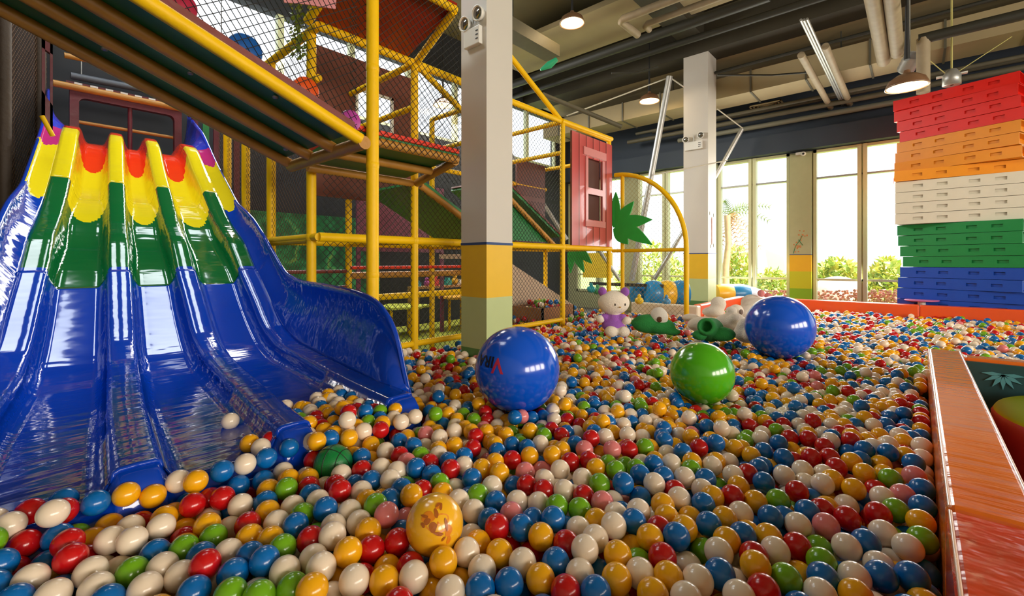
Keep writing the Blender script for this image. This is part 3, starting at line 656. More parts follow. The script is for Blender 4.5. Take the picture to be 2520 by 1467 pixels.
b.prism([lerp3(top_l, bot_l, .72), lerp3(top_r, bot_r, .72), bot_r, bot_l], (-.05, 0, 0)); b.prism([top_l, top_r, lerp3(top_r, bot_r, .25), lerp3(top_l, bot_l, .25)], (-.05, 0, 0))
b.build('board', PLUM, t); MB().tube([bot_l, bot_r], .018, 8).build('edge_pad', YEL, t)
def bar(p, q, r, m, label, name='crossbar'): return tag(MB().tube([p, q], r, 12).build(name, m), label, 'bar')
bar(at_X(130, 204, -6.7), at_X(520, 283, -6.75), .036, SHTUBE, 'dull orange-yellow padded crossbar just above the checkered strip')
bar(at_X(158, 136, -6.8), at_X(330, 170, -6.8), .03, SHTUBE, 'upper dull orange crossbar under the overhead ramp')
for px in (200, 330): MB().tube([at_X(px, 190 + (px - 174) * .19, -7.3), (-7.3, at_X(px, 190, -7.3).y, 6.2)], .006, 6).build('pipe_hanger', STEEL, cf)
bar(at_X(174, 186, -7.3), at_X(430, 235, -7.3), .04, mat('grey_pipe_paint', (.10, .11, .13), .5), 'grey pipe between the two crossbars above the slide', 'pipe')
# striped slats right of slide top
t = thing('slat_screen', 'screen of plum and dark green slats right of the slide doorway', 'slat screen', (-6.9, 1.9, 1.5))
for k in range(5): MB().box((-6.95, 1.62 + k * .12, 1.6), (-6.92, 1.69 + k * .12, 3.15)).build('slat', [PLUM, GREENP][k % 2], t)
MB().box((-6.93, 1.58, 3.13), (-6.9, 2.22, 3.17)).build('top_rail', PLUM, t)
MB().box((-6.93, 1.58, 1.56), (-6.9, 2.22, 1.6)).build('bottom_rail', PLUM, t)
# pink banner and vine at the top
t = at_d(760, 5, 2.1)
ba = MB(); A = [at_X(690, -30, -2.9), at_X(830, -30, -2.9), at_X(826, 22, -2.9), at_X(752, 10, -2.9), at_X(700, 6, -2.9)]
ba.prism(A, (-.01, 0, 0)); tag(ba.build('cloth_banner', mat('pink_cloth', (.72, .28, .3), .6, bump=.3)), 'edge of a pink cloth banner hanging at the top beside the red canopy', 'banner')
vb = MB(); rr = random.Random(3)
for k in range(150):
    p = at_X(735 + rr.gauss(0, 14), 70 + rr.uniform(-65, 75), -3.75); s = .018 + rr.random() * .014; a = Vector((rr.gauss(0, 1), rr.gauss(0, 1), rr.gauss(0, 1))).normalized(); c = a.orthogonal().normalized(); d = a.cross(c)
    vb.add([p - c * s, p + d * s * .5, p + c * s, p - d * s * .5], [(0, 1, 2, 3)])
vi = thing('hanging_vine', 'artificial leafy vine hanging from the frame top next to the pink banner', 'vine', (-3.75, 1.5, 3.0))
vb.build('leaves', mat('vine_leaf', (.16, .22, .02), .5), vi); MB().tube([at_X(738, -10, -3.75), at_X(730, 60, -3.75), at_X(740, 140, -3.75)], .006, 6).build('stem', mat('vine_leaf', (.16, .22, .02)), vi)
# ================================================================== BIG BALLS
def rubber(name, col): return mat(name, col, .16, coat=.4, var=.05, vscale=2, bump=.03, bscale=5)
BB = []   # (centre, radius)
def bigball(name, px, py, d, R, m, label, cat='exercise ball'):
    c = at_d(px, py, d); o = MB().ell((0, 0, 0), (R, R, R), 72).build(name, m, local=True); o.location = c
    bm = bmesh.new(); bm.from_mesh(o.data); bmesh.ops.remove_doubles(bm, verts=bm.verts, dist=1e-5); bm.to_mesh(o.data); bm.free()
    for p in o.data.polygons: p.use_smooth = True
    BB.append((c, R)); return tag(o, label, cat)
blue = rubber('blue_rubber', (.002, .085, .62)); green = rubber('green_rubber', (.07, .38, .008)); 
g1 = bigball('giant_ball', 1273, 908, 2.66, .246, blue, 'large blue exercise ball with upside-down red and dark lettering in front of the near pillar')
g2 = bigball('giant_ball', 1727, 918, 2.82, .188, green, 'bright green exercise ball resting on the pit balls')
g3 = bigball('giant_ball', 1918, 805, 4.1, .282, blue, 'large blue exercise ball without lettering, leaning on the white plush')
# lettering on the near blue ball
def letters(txt, m, c, R, u0, v0, h, rot, name, parent, sx=1):
    cu = bpy.data.curves.new('t', 'FONT'); cu.body = txt; cu.size = h; cu.align_x = 'CENTER'; cu.align_y = 'CENTER'; cu.extrude = .001; cu.offset = h * .02
    tmp = bpy.data.objects.new('t', cu); me0 = bpy.data.meshes.new_from_object(tmp)
    bm = bmesh.new(); bm.from_mesh(me0); bmesh.ops.subdivide_edges(bm, edges=[e for e in bm.edges if e.calc_length() > h * .15], cuts=3, use_grid_fill=True); bm.to_mesh(me0); bm.free()
    n = (Vector((0, 0, EZ)) - c).normalized(); rt = Vector((0, 0, 1)).cross(n).normalized(); up = n.cross(rt)
    ca, sa = math.cos(rot), math.sin(rot)
    for v in me0.vertices:
        x, y = v.co.x * sx, v.co.y; X = u0 + x * ca - y * sa; Y = v0 + x * sa + y * ca
        a, b_ = X / R, Y / R
        d = (n * math.cos(a) * math.cos(b_) + rt * math.sin(a) * math.cos(b_) + up * math.sin(b_)); v.co = d * (R + .0008 + v.co.z)
    me0.materials.clear(); me0.materials.append(m); bpy.data.objects.remove(tmp)
    o = bpy.data.objects.new(name, me0); COL.objects.link(o); o.parent = parent; return o
RT = Vector((0, 0, 1)).cross((Vector((0, 0, EZ)) - BB[0][0]).normalized())
INKR = mat('red_ink', (.45, .02, .06), .3); INKB = mat('dark_ink', (.004, .004, .012), .4)
sgn = 1
letters('V', INKR, BB[0][0], .246, -.112, .02, .115, math.radians(176), 'letter_v', g1, 1.0)
letters('IRA', INKB, BB[0][0], .246, -.198, .045, .085, math.radians(172), 'lettering', g1, 1.0)
yb = bigball('printed_ball', 1070, 1290, 1.40, .087, mat('yellow_rubber', (.86, .44, .015), .22, coat=.4), 'orange-yellow play ball with a brown printed picture, half sunk in the foreground', 'play ball')
def decal(c, R, blobs, m, name, parent, lift=.0008):
    b = MB(); n = (Vector((0, 0, EZ)) - c).normalized(); rt = Vector((0, 0, 1)).cross(n).normalized(); up = n.cross(rt)
    for j, (u, v, ru, rv, an) in enumerate(blobs):
        N = 20; vs = []
        for k in range(N + 1):
            if k == 0: x = y = 0
            else: t = 2 * math.pi * k / N; x, y = ru * math.cos(t) * (1 + .15 * math.sin(3 * t + j)), rv * math.sin(t)
            X = u + x * math.cos(an) - y * math.sin(an); Y = v + x * math.sin(an) + y * math.cos(an); a, b_ = X / R, Y / R
            vs.append((n * math.cos(a) * math.cos(b_) + rt * math.sin(a) * math.cos(b_) + up * math.sin(b_)) * (R + lift + j * .00012))
        b.add(vs, [(0, k, k % N + 1) for k in range(1, N + 1)])
    return b.build(name, m, parent, local=True)
IB = mat('brown_print', (.38, .10, .012), .35); IO = mat('orange_print', (.72, .22, .01), .35)
decal(BB[3][0], .087, [(.01, .0, .034, .026, .3), (.042, -.02, .012, .016, 0), (.048, -.045, .008, .012, 0), (-.02, .02, .02, .016, 0), (.012, .05, .012, .009, .8)], IO, 'orange_print', yb, .0006)
decal(BB[3][0], .087, [(-.005, -.008, .011, .014, 0), (-.022, .008, .01, .008, .4), (.004, .028, .006, .014, .2), (.012, .052, .011, .004, .6), (.022, .046, .004, .012, -.3), (-.03, .022, .012, .004, -.3), (.012, -.026, .014, .005, -.2), (.034, -.004, .004, .018, .2), (-.034, .0, .005, .008, .6), (.028, -.04, .008, .003, .8)], IB, 'brown_print', yb, .0014)
gb = bigball('toy_basketball', 820, 1142, 1.93, .078, mat('green_rubber_matt', (.004, .19, .04), .35, bump=.1, bscale=200), 'small dark green basketball with black seams beside the slide end', 'play ball')
b = MB(); R = .0784
for (ax, ang) in (((1, 0, 0), 0), ((0, 1, 0), 0)):
    M = Matrix.Rotation(math.radians(90), 4, 'XY'[0] if ax[0] else 'Y'); M = Matrix.Rotation(.5, 4, 'Z') @ Matrix.Rotation(.35, 4, 'X') @ M
    b.tube([M @ Vector((R * math.cos(t * .1309), R * math.sin(t * .1309), 0)) for t in range(49)], .0016, 5, cap=False)
for s_ in (-1, 1):
    M = Matrix.Rotation(.5, 4, 'Z') @ Matrix.Rotation(.35, 4, 'X'); zc = s_ * R * .6; rc = R * .8
    b.tube([M @ Vector((zc, rc * math.cos(t * .1309), rc * math.sin(t * .1309))) for t in range(49)], .0016, 5, cap=False)
b.build('seam', BLK, gb, local=True)
# ================================================================== PIT BALLS
D = .08; RB = .04; SURF = .45 - RB
PC = {'white': (.90, .74, .57), 'yellow': (.92, .43, .006), 'blue': (.002, .14, .46), 'red': (.55, .006, .008), 'green': (.17, .42, .012), 'pink': (.78, .22, .22)}
PM = {k: mat('pit_ball_' + k, v, .2, coat=.15, var=.0) for k, v in PC.items()}
NAMES = list(PC); PROB = [.27, .28, .205, .15, .075, .02]
def in_pit(x, y):
    if y < -.6 or x < -3.58: return False
    if x > .01 and y < 4.6: return False
    if x > -2.46: ok = y < 9.36
    else: ok = y < 7.0
    if not ok: return False
    if y < 1.66 and x < -2.0:
        return False
    if C1[0] - .05 < x < C1[2] + .05 and C1[1] - .05 < y < C1[3] + .05: return False
    return True
def surf(x, y):
    s = SURF + .012 * math.sin(2.3 * x + 1) * math.cos(1.9 * y) + .010 * math.sin(5.1 * x + 3.3 * y)
    s -= .02 * math.exp(-((x + 1) ** 2 + (y - 5) ** 2) / 2)
    return s
CODE = dict(W='white', Y='yellow', B='blue', R='red', G='green', P='pink')
PINPX = [(int(a), int(b), c) for a, b, c in (t.split(',') for t in '''19,1320,W 78,1290,R 74,1334,R 136,1298,b 136,1325,B 201,1276,R 218,1300,b 15,1345,w 192,1328,g 255,1308,y 302,1280,y 262,1334,W 310,1308,W 348,1292,r 220,1340,y 172,1355,R 146,1406,R 212,1370,r 378,1265,y 411,1278,Y 425,1225,W 462,1240,b 476,1264,R 518,1232,R 552,1240,R 510,1278,w 510,1298,Y 460,1308,y 391,1315,W 400,1350,b 372,1372,B 304,1362,W 345,1352,w 435,1335,r 449,1364,G 488,1375,B 522,1325,G 568,1298,w 612,1292,R 612,1328,Y 562,1365,W 395,1395,W 446,1412,W 370,1445,W 225,1410,W 288,1402,w 279,1440,W 335,1410,G 510,1408,R 582,1412,B 608,1365,B 482,1455,B 582,1462,G 538,1430,w 155,1445,b 75,1430,W 58,1400,r 105,1390,b 18,1388,B 15,1438,B 595,1255,W 565,1260,b 588,1198,B 42,1472,B 130,1468,W 270,1468,B 633,1132,W 627,1152,y 664,1141,r 697,1162,W 712,1138,B 732,1120,y 771,1117,W 775,1138,R 648,1184,B 663,1209,Y 717,1184,Y 708,1208,G 756,1201,R 768,1175,w 805,1189,w 823,1199,R 853,1222,R 759,1223,B 644,1241,B 705,1226,r 663,1260,Y 719,1246,W 791,1243,W 748,1269,G 786,1277,B 731,1297,B 685,1289,W 670,1330,Y 778,1314,g 746,1339,R 705,1351,G 827,1297,W 866,1262,W 825,1263,w 813,1341,W 766,1383,W 658,1400,B 714,1403,W 792,1405,W 721,1442,G 671,1457,G 761,1445,Y 634,1454,w 808,1462,w 827,1428,y 856,1381,Y 853,1357,y 899,1309,Y 887,1295,W 918,1343,R 972,1347,R 1019,1361,R 975,1310,b 953,1297,w 950,1283,P 998,1275,p 938,1265,G 901,1238,Y 930,1232,y 963,1232,B 980,1201,B 1001,1195,g 1009,1235,Y 1038,1212,R 1076,1192,G 1083,1211,Y 1018,1167,B 1058,1174,B 953,1189,W 975,1161,W 936,1157,W 916,1195,B 890,1161,R 853,1169,W 893,1204,W 1021,1425,W 870,1437,W 954,1431,Y 910,1417,r 955,1403,y 1081,1386,Y 1132,1371,W 1129,1422,y 1069,1448,y 1112,1462,W 1186,1451,B 1186,1405,W 1191,1331,Y 1226,1371,Y 1160,1323,w 1172,1263,W 1177,1223,G 1133,1232,W 1120,1198,w 1156,1181,B 1112,1169,R 1103,1138,B 1142,1147,W 1181,1152,Y 1062,1140,R 1035,1124,G 1004,1138,P 981,1124,R 1018,1101,B 982,1088,B 1048,1070,P 1072,1081,W 1075,1120,W 1049,1101,w 1117,1098,Y 1163,1103,R 1115,1064,W 945,1113,W 911,1098,Y 886,1095,y 847,1101,Y 822,1093,y 825,1067,B 860,1073,B 889,1076,G 785,1067,R 879,1121,y 913,1135,y 1211,1198,W 1223,1235,B 1160,1064,Y 1197,1064,Y 1142,1125,B 1211,1286,B 1226,1312,R 1234,1169,Y 1221,1138,Y 1261,1132,R 1308,1130,Y 1383,1108,Y 1291,1164,P 1351,1132,Y 1372,1161,W 1331,1155,p 1312,1198,R 1342,1184,w 1410,1138,R 1442,1135,R 1433,1182,W 1354,1209,R 1383,1213,W 1426,1222,R 1264,1201,b 1278,1238,W 1322,1243,W 1369,1258,G 1247,1275,P 1312,1283,B 1274,1317,B 1319,1329,Y 1365,1310,B 1391,1300,b 1410,1351,R 1425,1307,W 1469,1283,Y 1423,1262,G 1472,1235,P 1516,1269,W 1511,1314,W 1510,1235,w 1481,1198,G 1513,1158,G 1538,1150,g 1531,1205,B 1575,1169,B 1607,1144,B 1588,1103,G 1507,1111,P 1548,1107,R 1469,1154,Y 1472,1115,y 1456,1095,R 1422,1095,B 1490,1078,W 1544,1070,W 1581,1078,w 1635,1086,B 1631,1056,B 1678,1113,B 1720,1103,R 1703,1138,Y 1652,1144,W 1641,1118,w 1604,1198,W 1635,1175,B 1575,1229,b 1683,1179,W 1571,1260,W 1673,1229,W 1632,1246,Y 1644,1280,Y 1619,1300,R 1563,1300,B 1588,1339,Y 1470,1337,W 1547,1349,y 1442,1364,W 1311,1354,r 1291,1391,W 1365,1391,B 1334,1428,Y 1243,1440,B 1430,1414,W 1470,1405,b 1521,1383,Y 1527,1428,Y 1396,1451,R 1474,1448,B 1584,1420,W 1575,1383,g 1644,1417,Y 1607,1457,Y 1689,1425,W 1678,1462,W 1624,1383,R 1678,1343,B 1686,1309,Y 1698,1280,y 1689,1383,w 1757,1425,B 1772,1366,W 1729,1354,g 1783,1331,Y 1749,1300,B 1727,1243,B 1789,1280,Y 1754,1226,Y 1800,1226,R 1752,1147,W 1780,1127,w 1806,1172,W 1735,1179,B 1331,1095,W 1261,1098,B 1282,1087,g 1294,1103,B 1382,1073,R 1356,1059,R 1334,1076,G 1224,1095,Y 1226,1113,B 1297,1070,Y 1462,1064,B 1371,1346,w 1251,1340,r 1823,1269,W 1823,1320,B 1507,1351,r 1858,1235,Y 1899,1276,B 1915,1235,G 1878,1189,B 1841,1167,R 1966,1297,W 1965,1211,R 2022,1198,W 2006,1232,b 1987,1263,B 2046,1184,Y 2084,1277,R 2034,1297,P 2164,1266,R 2172,1226,W 2034,1246,y 2071,1249,w 2100,1204,Y 2131,1167,Y 2185,1181,G 2168,1144,y 2250,1172,P 2225,1221,P 2269,1206,B 2267,1246,B 2263,1286,Y 2270,1329,G 2176,1314,W 2231,1349,W 2128,1337,B 2081,1346,W 2014,1351,g 2024,1386,G 2083,1411,W 2159,1420,B 2248,1428,B 1956,1349,R 1921,1366,W 1855,1368,R 1855,1411,Y 1929,1428,G 1904,1329,Y 1966,1417,y 1878,1457,R 2006,1457,W 2049,1442,B 2086,1459,Y 1807,1459,W 1815,1431,w 2249,1141,B 2233,1118,r 2182,1118,B 2127,1110,B 2093,1086,R 2140,1084,y 2185,1095,W 2265,1104,W 2270,1076,b 2213,1073,W 2043,1127,R 2057,1152,R 1993,1127,R 2029,1101,R 1990,1081,R 2051,1090,W 1921,1093,B 1950,1084,b 1918,1064,G 1878,1067,W 1855,1121,Y 1881,1118,B 1918,1130,B 2086,1115,b 2094,1138,Y 1932,1172,W 1975,1158,W 1869,1152,B 1955,1138,r 1895,1150,y 2205,1258,G 2157,1209,r 1798,1107,Y 1778,1107,B'''.split())]
PIN = []      # (x, y, z, colour): balls whose colour and place can be read in the photograph
for (px, py, c) in PINPX:
    r = ray(px, py); dz = .014 if c.isupper() else -.022; X = Y = 0
    for _ in range(4): z = surf(X, Y) + dz; t = (z - EZ) / r.z; X, Y = r.x * t, r.y * t
    PIN.append((X, Y, z, NAMES.index(CODE[c.upper()])))
PG = {}
for p in PIN: PG.setdefault((int(p[0] // .1), int(p[1] // .1)), []).append(p)
def near(x, y):
    a, b_ = int(x // .1), int(y // .1); return [p for i in (-1, 0, 1) for j in (-1, 0, 1) for p in PG.get((a + i, b_ + j), ())]
pts = []; st = .0775; L0 = [0, -.052, -.104]
yy = -.6; row = 0
while yy < 9.4:
    xx = -3.6 + (st / 2 if row % 2 else 0)
    while xx < 5.2:
        for li, dz in enumerate(L0):
            ox, oy = (st / 2 * (li % 2), st * .29 * (li % 2))
            x, y = xx + ox + random.gauss(0, .024), yy + oy + random.gauss(0, .024)
            if in_pit(x, y) and not (li == 0 and x < -1.86 and y < .95):
                z = surf(x, y) + dz - .012 + random.gauss(0, .010)
                u, v, d = proj((x, y, z))
                if d > .7 and -160 < u < 2700 and v < 1700 and not (li == 2 and d > 4.5) and not (li == 1 and d > 7.5):
                    if li == 0 and random.random() < .13 and not near(x, y): z += random.uniform(.02, .045)
                    nn = near(x, y); z = z - .018 if nn and li == 0 else z
                    if li == 0 and any((x - p[0]) ** 2 + (y - p[1]) ** 2 < .0038 for p in nn): continue
                    pts.append((x, y, z))
        xx += st
    yy += st * .866; row += 1
# the little heap of balls spilling up the slide lanes
for k in range(75):
    u = random.random(); X = -2.05 - u * .50; Y = .99 + random.random() * .34
    if X < -2.2 - .4 * abs(Y - 1.0) / .34 * (Y > 1) : continue
    pts.append((X, Y, lerp(BED, X) + .04))
for k in range(6):
    X = -2.0 - random.random() * .05; Y = random.choice([random.uniform(.42, .8), random.uniform(-.1, .22)]); pts.append((X, Y, lerp(BED, X) + .05))
P = np.array(pts + [p[:3] for p in PIN]); N0 = len(pts); n = len(P)
fixed = np.zeros(n, bool); pinned = np.zeros(n, bool); pinned[N0:] = True; tgt = P.copy()
bedx = np.array([p[0] for p in BED]); bedz = np.array([p[1] for p in BED])
rest_z = P[:, 2].copy()
def push_out(P):
    for c, R in BB:
        d = P - np.array(c); L = np.linalg.norm(d, axis=1); m = (L < R + RB) & ~fixed
        d[m, 2] = np.minimum(d[m, 2], .0) - .0; L2 = np.linalg.norm(d, axis=1) + 1e-9
        P[m] = np.array(c) + d[m] / L2[m, None] * (R + RB)
    P[~fixed, 0] = np.where((P[~fixed, 0] > .015) & (P[~fixed, 1] < 4.6), .015, P[~fixed, 0])
    P[:, 0] = np.maximum(P[:, 0], -3.56)
    m = (P[:, 0] < -1.99) & (P[:, 1] < .93) & ~pinned; P[m, 0] = -1.99
    m = (P[:, 0] < -2.04) & (P[:, 1] < 1.5); P[m, 2] = np.maximum(P[m, 2], np.interp(P[m, 0], bedx, bedz) + RB)
    return P
for it in range(36):
    if it % 4 == 0:
        kd = kdtree.KDTree(n)
        for i in range(n): kd.insert(P[i], i)
        kd.balance(); I = []; J = []
        for i in range(n):
            for co, j, dist in kd.find_range(P[i], D * 1.15):
                if j > i: I.append(i); J.append(j)
        I = np.array(I); J = np.array(J)
    d = P[J] - P[I]; L = np.linalg.norm(d, axis=1) + 1e-9; ov = np.maximum(0, D * .99 - L)
    k = (ov / L * .5)[:, None] * d; wi = np.where(pinned[I], np.where(pinned[J], 1, .25), np.where(pinned[J], 1.6, 1)); wj = np.where(pinned[J], np.where(pinned[I], 1, .25), np.where(pinned[I], 1.6, 1))
    dP = np.zeros_like(P)
    for a in range(3):
        dP[:, a] = np.bincount(J, k[:, a] * wj, n) - np.bincount(I, k[:, a] * wi, n)
    cnt = np.bincount(I, (ov > 0) * 1.0, n) + np.bincount(J, (ov > 0) * 1.0, n)
    dP /= np.maximum(1, cnt * .45)[:, None]
    P += dP
    if it < 30: P[~fixed, 2] += (rest_z[~fixed] - P[~fixed, 2]) * .12
    if it < 26: P[pinned] += (tgt[pinned] - P[pinned]) * .25
    P = push_out(P)
colr = RNG.choice(6, n, p=PROB); colr[N0:] = [p[3] for p in PIN]
# screen area each ball shows, to pick the 300 that show largest
Wq, Hq = 630, 367; zb = np.full((Hq, Wq), 1e9); idb = np.full((Hq, Wq), -1, int)
allc = [(P[i], RB, i) for i in range(n)] + [(np.array(c), R, -2) for c, R in BB]
for c, R, idx in allc:
    u, v, d = proj(c)
    if d < .3: continue
    u /= 4; v /= 4; r = F * R / d / 4; x0, x1, y0, y1 = int(max(0, u - r)), int(min(Wq - 1, u + r)) + 1, int(max(0, v - r)), int(min(Hq - 1, v + r)) + 1
    if x0 >= x1 or y0 >= y1: continue
    gx, gy = np.meshgrid(np.arange(x0, x1) + .5, np.arange(y0, y1) + .5); q = (gx - u) ** 2 + (gy - v) ** 2; mk = q < r * r
    dd = d - np.sqrt(np.maximum(0, 1 - q / (r * r))) * R; sub = zb[y0:y1, x0:x1]; mk &= dd < sub; sub[mk] = dd[mk]; idb[y0:y1, x0:x1][mk] = idx
vis = np.bincount(idb[idb >= 0], minlength=n)
order = np.argsort(-vis, kind='stable')[:300]
ico = bmesh.new(); bmesh.ops.create_icosphere(ico, subdivisions=4, radius=RB); ball_me = {}
for nm in NAMES:
    me = bpy.data.meshes.new('pit_ball'); ico.to_mesh(me); me.materials.append(PM[nm])
    me.polygons.foreach_set('use_smooth', [True] * len(me.polygons)); ball_me[nm] = me
ico.free()
LAND = [('the printed orange-yellow ball', np.array(BB[3][0])), ('the green basketball', np.array(BB[4][0])), ('the lettered blue ball', np.array(BB[0][0])),
        ('the green exercise ball', np.array(BB[1][0])), ('the seam in the orange border', np.array((.02, 1.65, .45))), ('the foot of the slide', np.array((-1.9, .3, .45))),
        ('the bottom right corner of the pit', np.array((.0, .95, .45)))]
ORD = ['nearest', 'second nearest', 'third nearest', 'fourth nearest', 'fifth nearest', 'sixth nearest', 'seventh nearest', 'eighth nearest', 'ninth nearest', 'tenth nearest', 'eleventh nearest', 'twelfth nearest', 'thirteenth nearest', 'fourteenth nearest', 'fifteenth nearest', 'sixteenth nearest', 'seventeenth nearest', 'eighteenth nearest', 'nineteenth nearest', 'twentieth nearest'] + ['%d%s nearest' % (k, {1: 'st', 2: 'nd', 3: 'rd'}.get(k % 10, 'th')) for k in range(21, 90)]
buck = {}
for i in order:
    ds = [np.linalg.norm((P[i] - c)) for _, c in LAND]; l = int(np.argmin(ds)); buck.setdefault((l, int(colr[i])), []).append((ds[l], i))
proto = bpy.data.objects.new('pit_ball', ball_me['white'])
for (l, c), lst in buck.items():
    lst.sort()
    for k, (_, i) in enumerate(lst):
        o = proto.copy(); o.data = ball_me[NAMES[c]]; COL.objects.link(o); o.location = P[i]
        o.rotation_euler = (random.random() * 6, random.random() * 6, 0)
        tag(o, '%s plastic pit ball, %s %s one to %s' % (NAMES[c], ORD[k], NAMES[c], LAND[l][0]), 'ball', 'plastic balls at the front of the ball pit')
bpy.data.objects.remove(proto)
# all further balls: one object
def ico_np(s):
    bm = bmesh.new(); bmesh.ops.create_icosphere(bm, subdivisions=s, radius=RB); v = np.array([x.co[:] for x in bm.verts]); f = np.array([[q.index for q in x.verts] for x in bm.faces]); bm.free(); return v, f
LV = {2: ico_np(2), 3: ico_np(3)}; sel = set(order.tolist()); VS = []; FS = []; MI = []; off = 0
# balls behind the net at the frame corner and in the crate belong to the same mass
extra = []
for k in range(150): extra.append((random.uniform(-4.7, -3.68), random.uniform(5.0, 7.0), random.uniform(.34, .46)))
for k in range(60): extra.append((random.uniform(-4.53, -4.07), random.uniform(5.22, 5.88), random.uniform(.52, .68)))
allP = [(P[i], int(colr[i])) for i in range(n) if i not in sel] + [(np.array(p), random.choice([2, 3, 3, 4, 1, 0])) for p in extra]
for p, c in allP:
    d = -p[0] * S + p[1] * Cc; v, f = LV[3 if d < 2.3 else 2]
    VS.append(v + p); FS.append(f + off); MI.append(np.full(len(f), c)); off += len(v)
VS = np.concatenate(VS).astype(np.float32); FS = np.concatenate(FS).astype(np.int32); MI = np.concatenate(MI).astype(np.int32)
me = bpy.data.meshes.new('pit_balls'); me.vertices.add(len(VS)); me.vertices.foreach_set('co', VS.ravel()); me.loops.add(FS.size); me.loops.foreach_set('vertex_index', FS.ravel())
me.polygons.add(len(FS)); me.polygons.foreach_set('loop_start', np.arange(0, FS.size, 3, dtype=np.int32)); me.polygons.foreach_set('loop_total', np.full(len(FS), 3, np.int32))
for nm in NAMES: me.materials.append(PM[nm])
me.polygons.foreach_set('material_index', MI); me.polygons.foreach_set('use_smooth', np.ones(len(FS), bool)); me.update(calc_edges=True)
o = bpy.data.objects.new('pit_balls', me); COL.objects.link(o)
tag(o, 'mass of small white, yellow, blue, red, green and pink plastic balls filling the pit', 'balls', kind='stuff')
fo = MB(); fo.box((-1.9, -.6, .005), (.05, 1.7, .22)).box((-3.5, 1.8, .005), (.05, 2.8, .22)).box((-2.8, 2.8, .005), (.05, 3.2, .22)).box((-3.5, 3.2, .005), (.05, 7.0, .22)).box((-2.48, 7.0, .005), (.05, 9.39, .22))
tag(fo.build('pit_base_foam', mat('pit_foam', (.10, .05, .03), .9)), 'dark foam base under the pit balls', 'foam base', kind='stuff')
tag(MB().box((.055, 4.6, .005), (4.6, 9.39, .22)).build('pit_base_foam', mat('pit_foam', (.10, .05, .03), .9)), 'dark foam base under the pit balls right of the border', 'foam base', kind='stuff')
# stray balls on the slide
def stray(px, py, c, label):
    r = ray(px, py); t = .5
    while t < 6:
        X = r.x * t; z = EZ + r.z * t
        if z < lerp(BED, X) + RB and X > -6: break
        t += .003
    o = bpy.data.objects.new('pit_ball', ball_me[c]); COL.objects.link(o); o.location = (X, r.y * t, lerp(BED, X) + RB); tag(o, label, 'ball', 'stray balls on the slide')
stray(567, 1037, 'white', 'lone white plastic ball lying on the middle lane of the blue slide')
stray(763, 1013, 'white', 'white plastic ball at the edge of the heap in the right slide lane'); stray(741, 1005, 'yellow', 'yellow plastic ball lying left of the white one in the right slide lane')
stray(807, 983, 'yellow', 'topmost yellow plastic ball of the heap in the right slide lane'); stray(703, 1002, 'white', 'leftmost white plastic ball in the right slide lane')
# ================================================================== PLUSH TOYS
def plush(name, ells, m, parent, vox=.012):
    b = MB()
    for e in ells: b.ell(e[0], e[1], 20, 0, Matrix.Rotation(e[2], 3, e[3]) if len(e) > 2 else None)
    o = b.build(name, m, parent); r = o.modifiers.new('remesh', 'REMESH'); r.mode = 'VOXEL'; r.voxel_size = vox; r.use_smooth_shade = True
    s = o.modifiers.new('smooth', 'SMOOTH'); s.iterations = 6; s.factor = .6
    return o
PLW = mat('white_plush', (.88, .78, .66), .95, var=.08, vscale=12, bump=.4, bscale=90); LIL = mat('lilac_plush', (.36, .12, .55), .9, bump=.4, bscale=90); PGN = mat('green_plush', (.02, .25, .05), .9, var=.1, bump=.4, bscale=90); INK = mat('dark_eye', (.03, .015, .01), .3)
# doll: generic white plush toy in a lilac dress
c = at_d(1510, 745, 4.75); fx = (Vector((0, 0, EZ)) - c); fx.z = 0; fx.normalize(); rx = Vector((-fx.y, fx.x, 0))   # rx = image right
def loc(c, r, f, z): return c + rx * r + fx * f + Vector((0, 0, z))
dl = thing('plush_doll', 'white plush doll with big round head, lilac ears and lilac dress by the net', 'plush toy', (c.x, c.y, .42))
TR = math.atan2(rx.y, rx.x)
plush('body', [(loc(c, 0, 0, 0), (.165, .12, .125), TR, 'Z'), (loc(c, -.135, .03, -.17), (.05, .05, .045)), (loc(c, .13, .05, -.175), (.05, .05, .045)), (loc(c, 0, 0, -.15), (.07, .06, .08)),
               (loc(c, -.02, .10, -.285), (.07, .075, .06)), (loc(c, .10, .10, -.285), (.065, .07, .055)), (loc(c, .02, 0, -.25), (.1, .09, .09))], PLW, dl)
plush('dress', [(loc(c, 0, 0, -.17), (.085, .08, .08)), (loc(c, 0, .01, -.24), (.13, .11, .07)), (loc(c, -.09, .02, -.15), (.05, .045, .04)), (loc(c, .09, .03, -.15), (.05, .045, .04))], LIL, dl)
for s_ in (-1, 1): plush('ear', [(loc(c, s_ * .115, .01, .115), (.05, .03, .05))], LIL, dl, .008)
b = MB()
for s_ in (.015, .115): b.ell(loc(c, s_, .118 - abs(s_ - .02) * .35, -.01), (.008, .006, .014), 10)
b.build('eye', INK, dl); MB().ell(loc(c, .065, .118, -.035), (.012, .008, .008), 10).build('nose', mat('toy_nose', (.7, .4, .05), .4), dl)
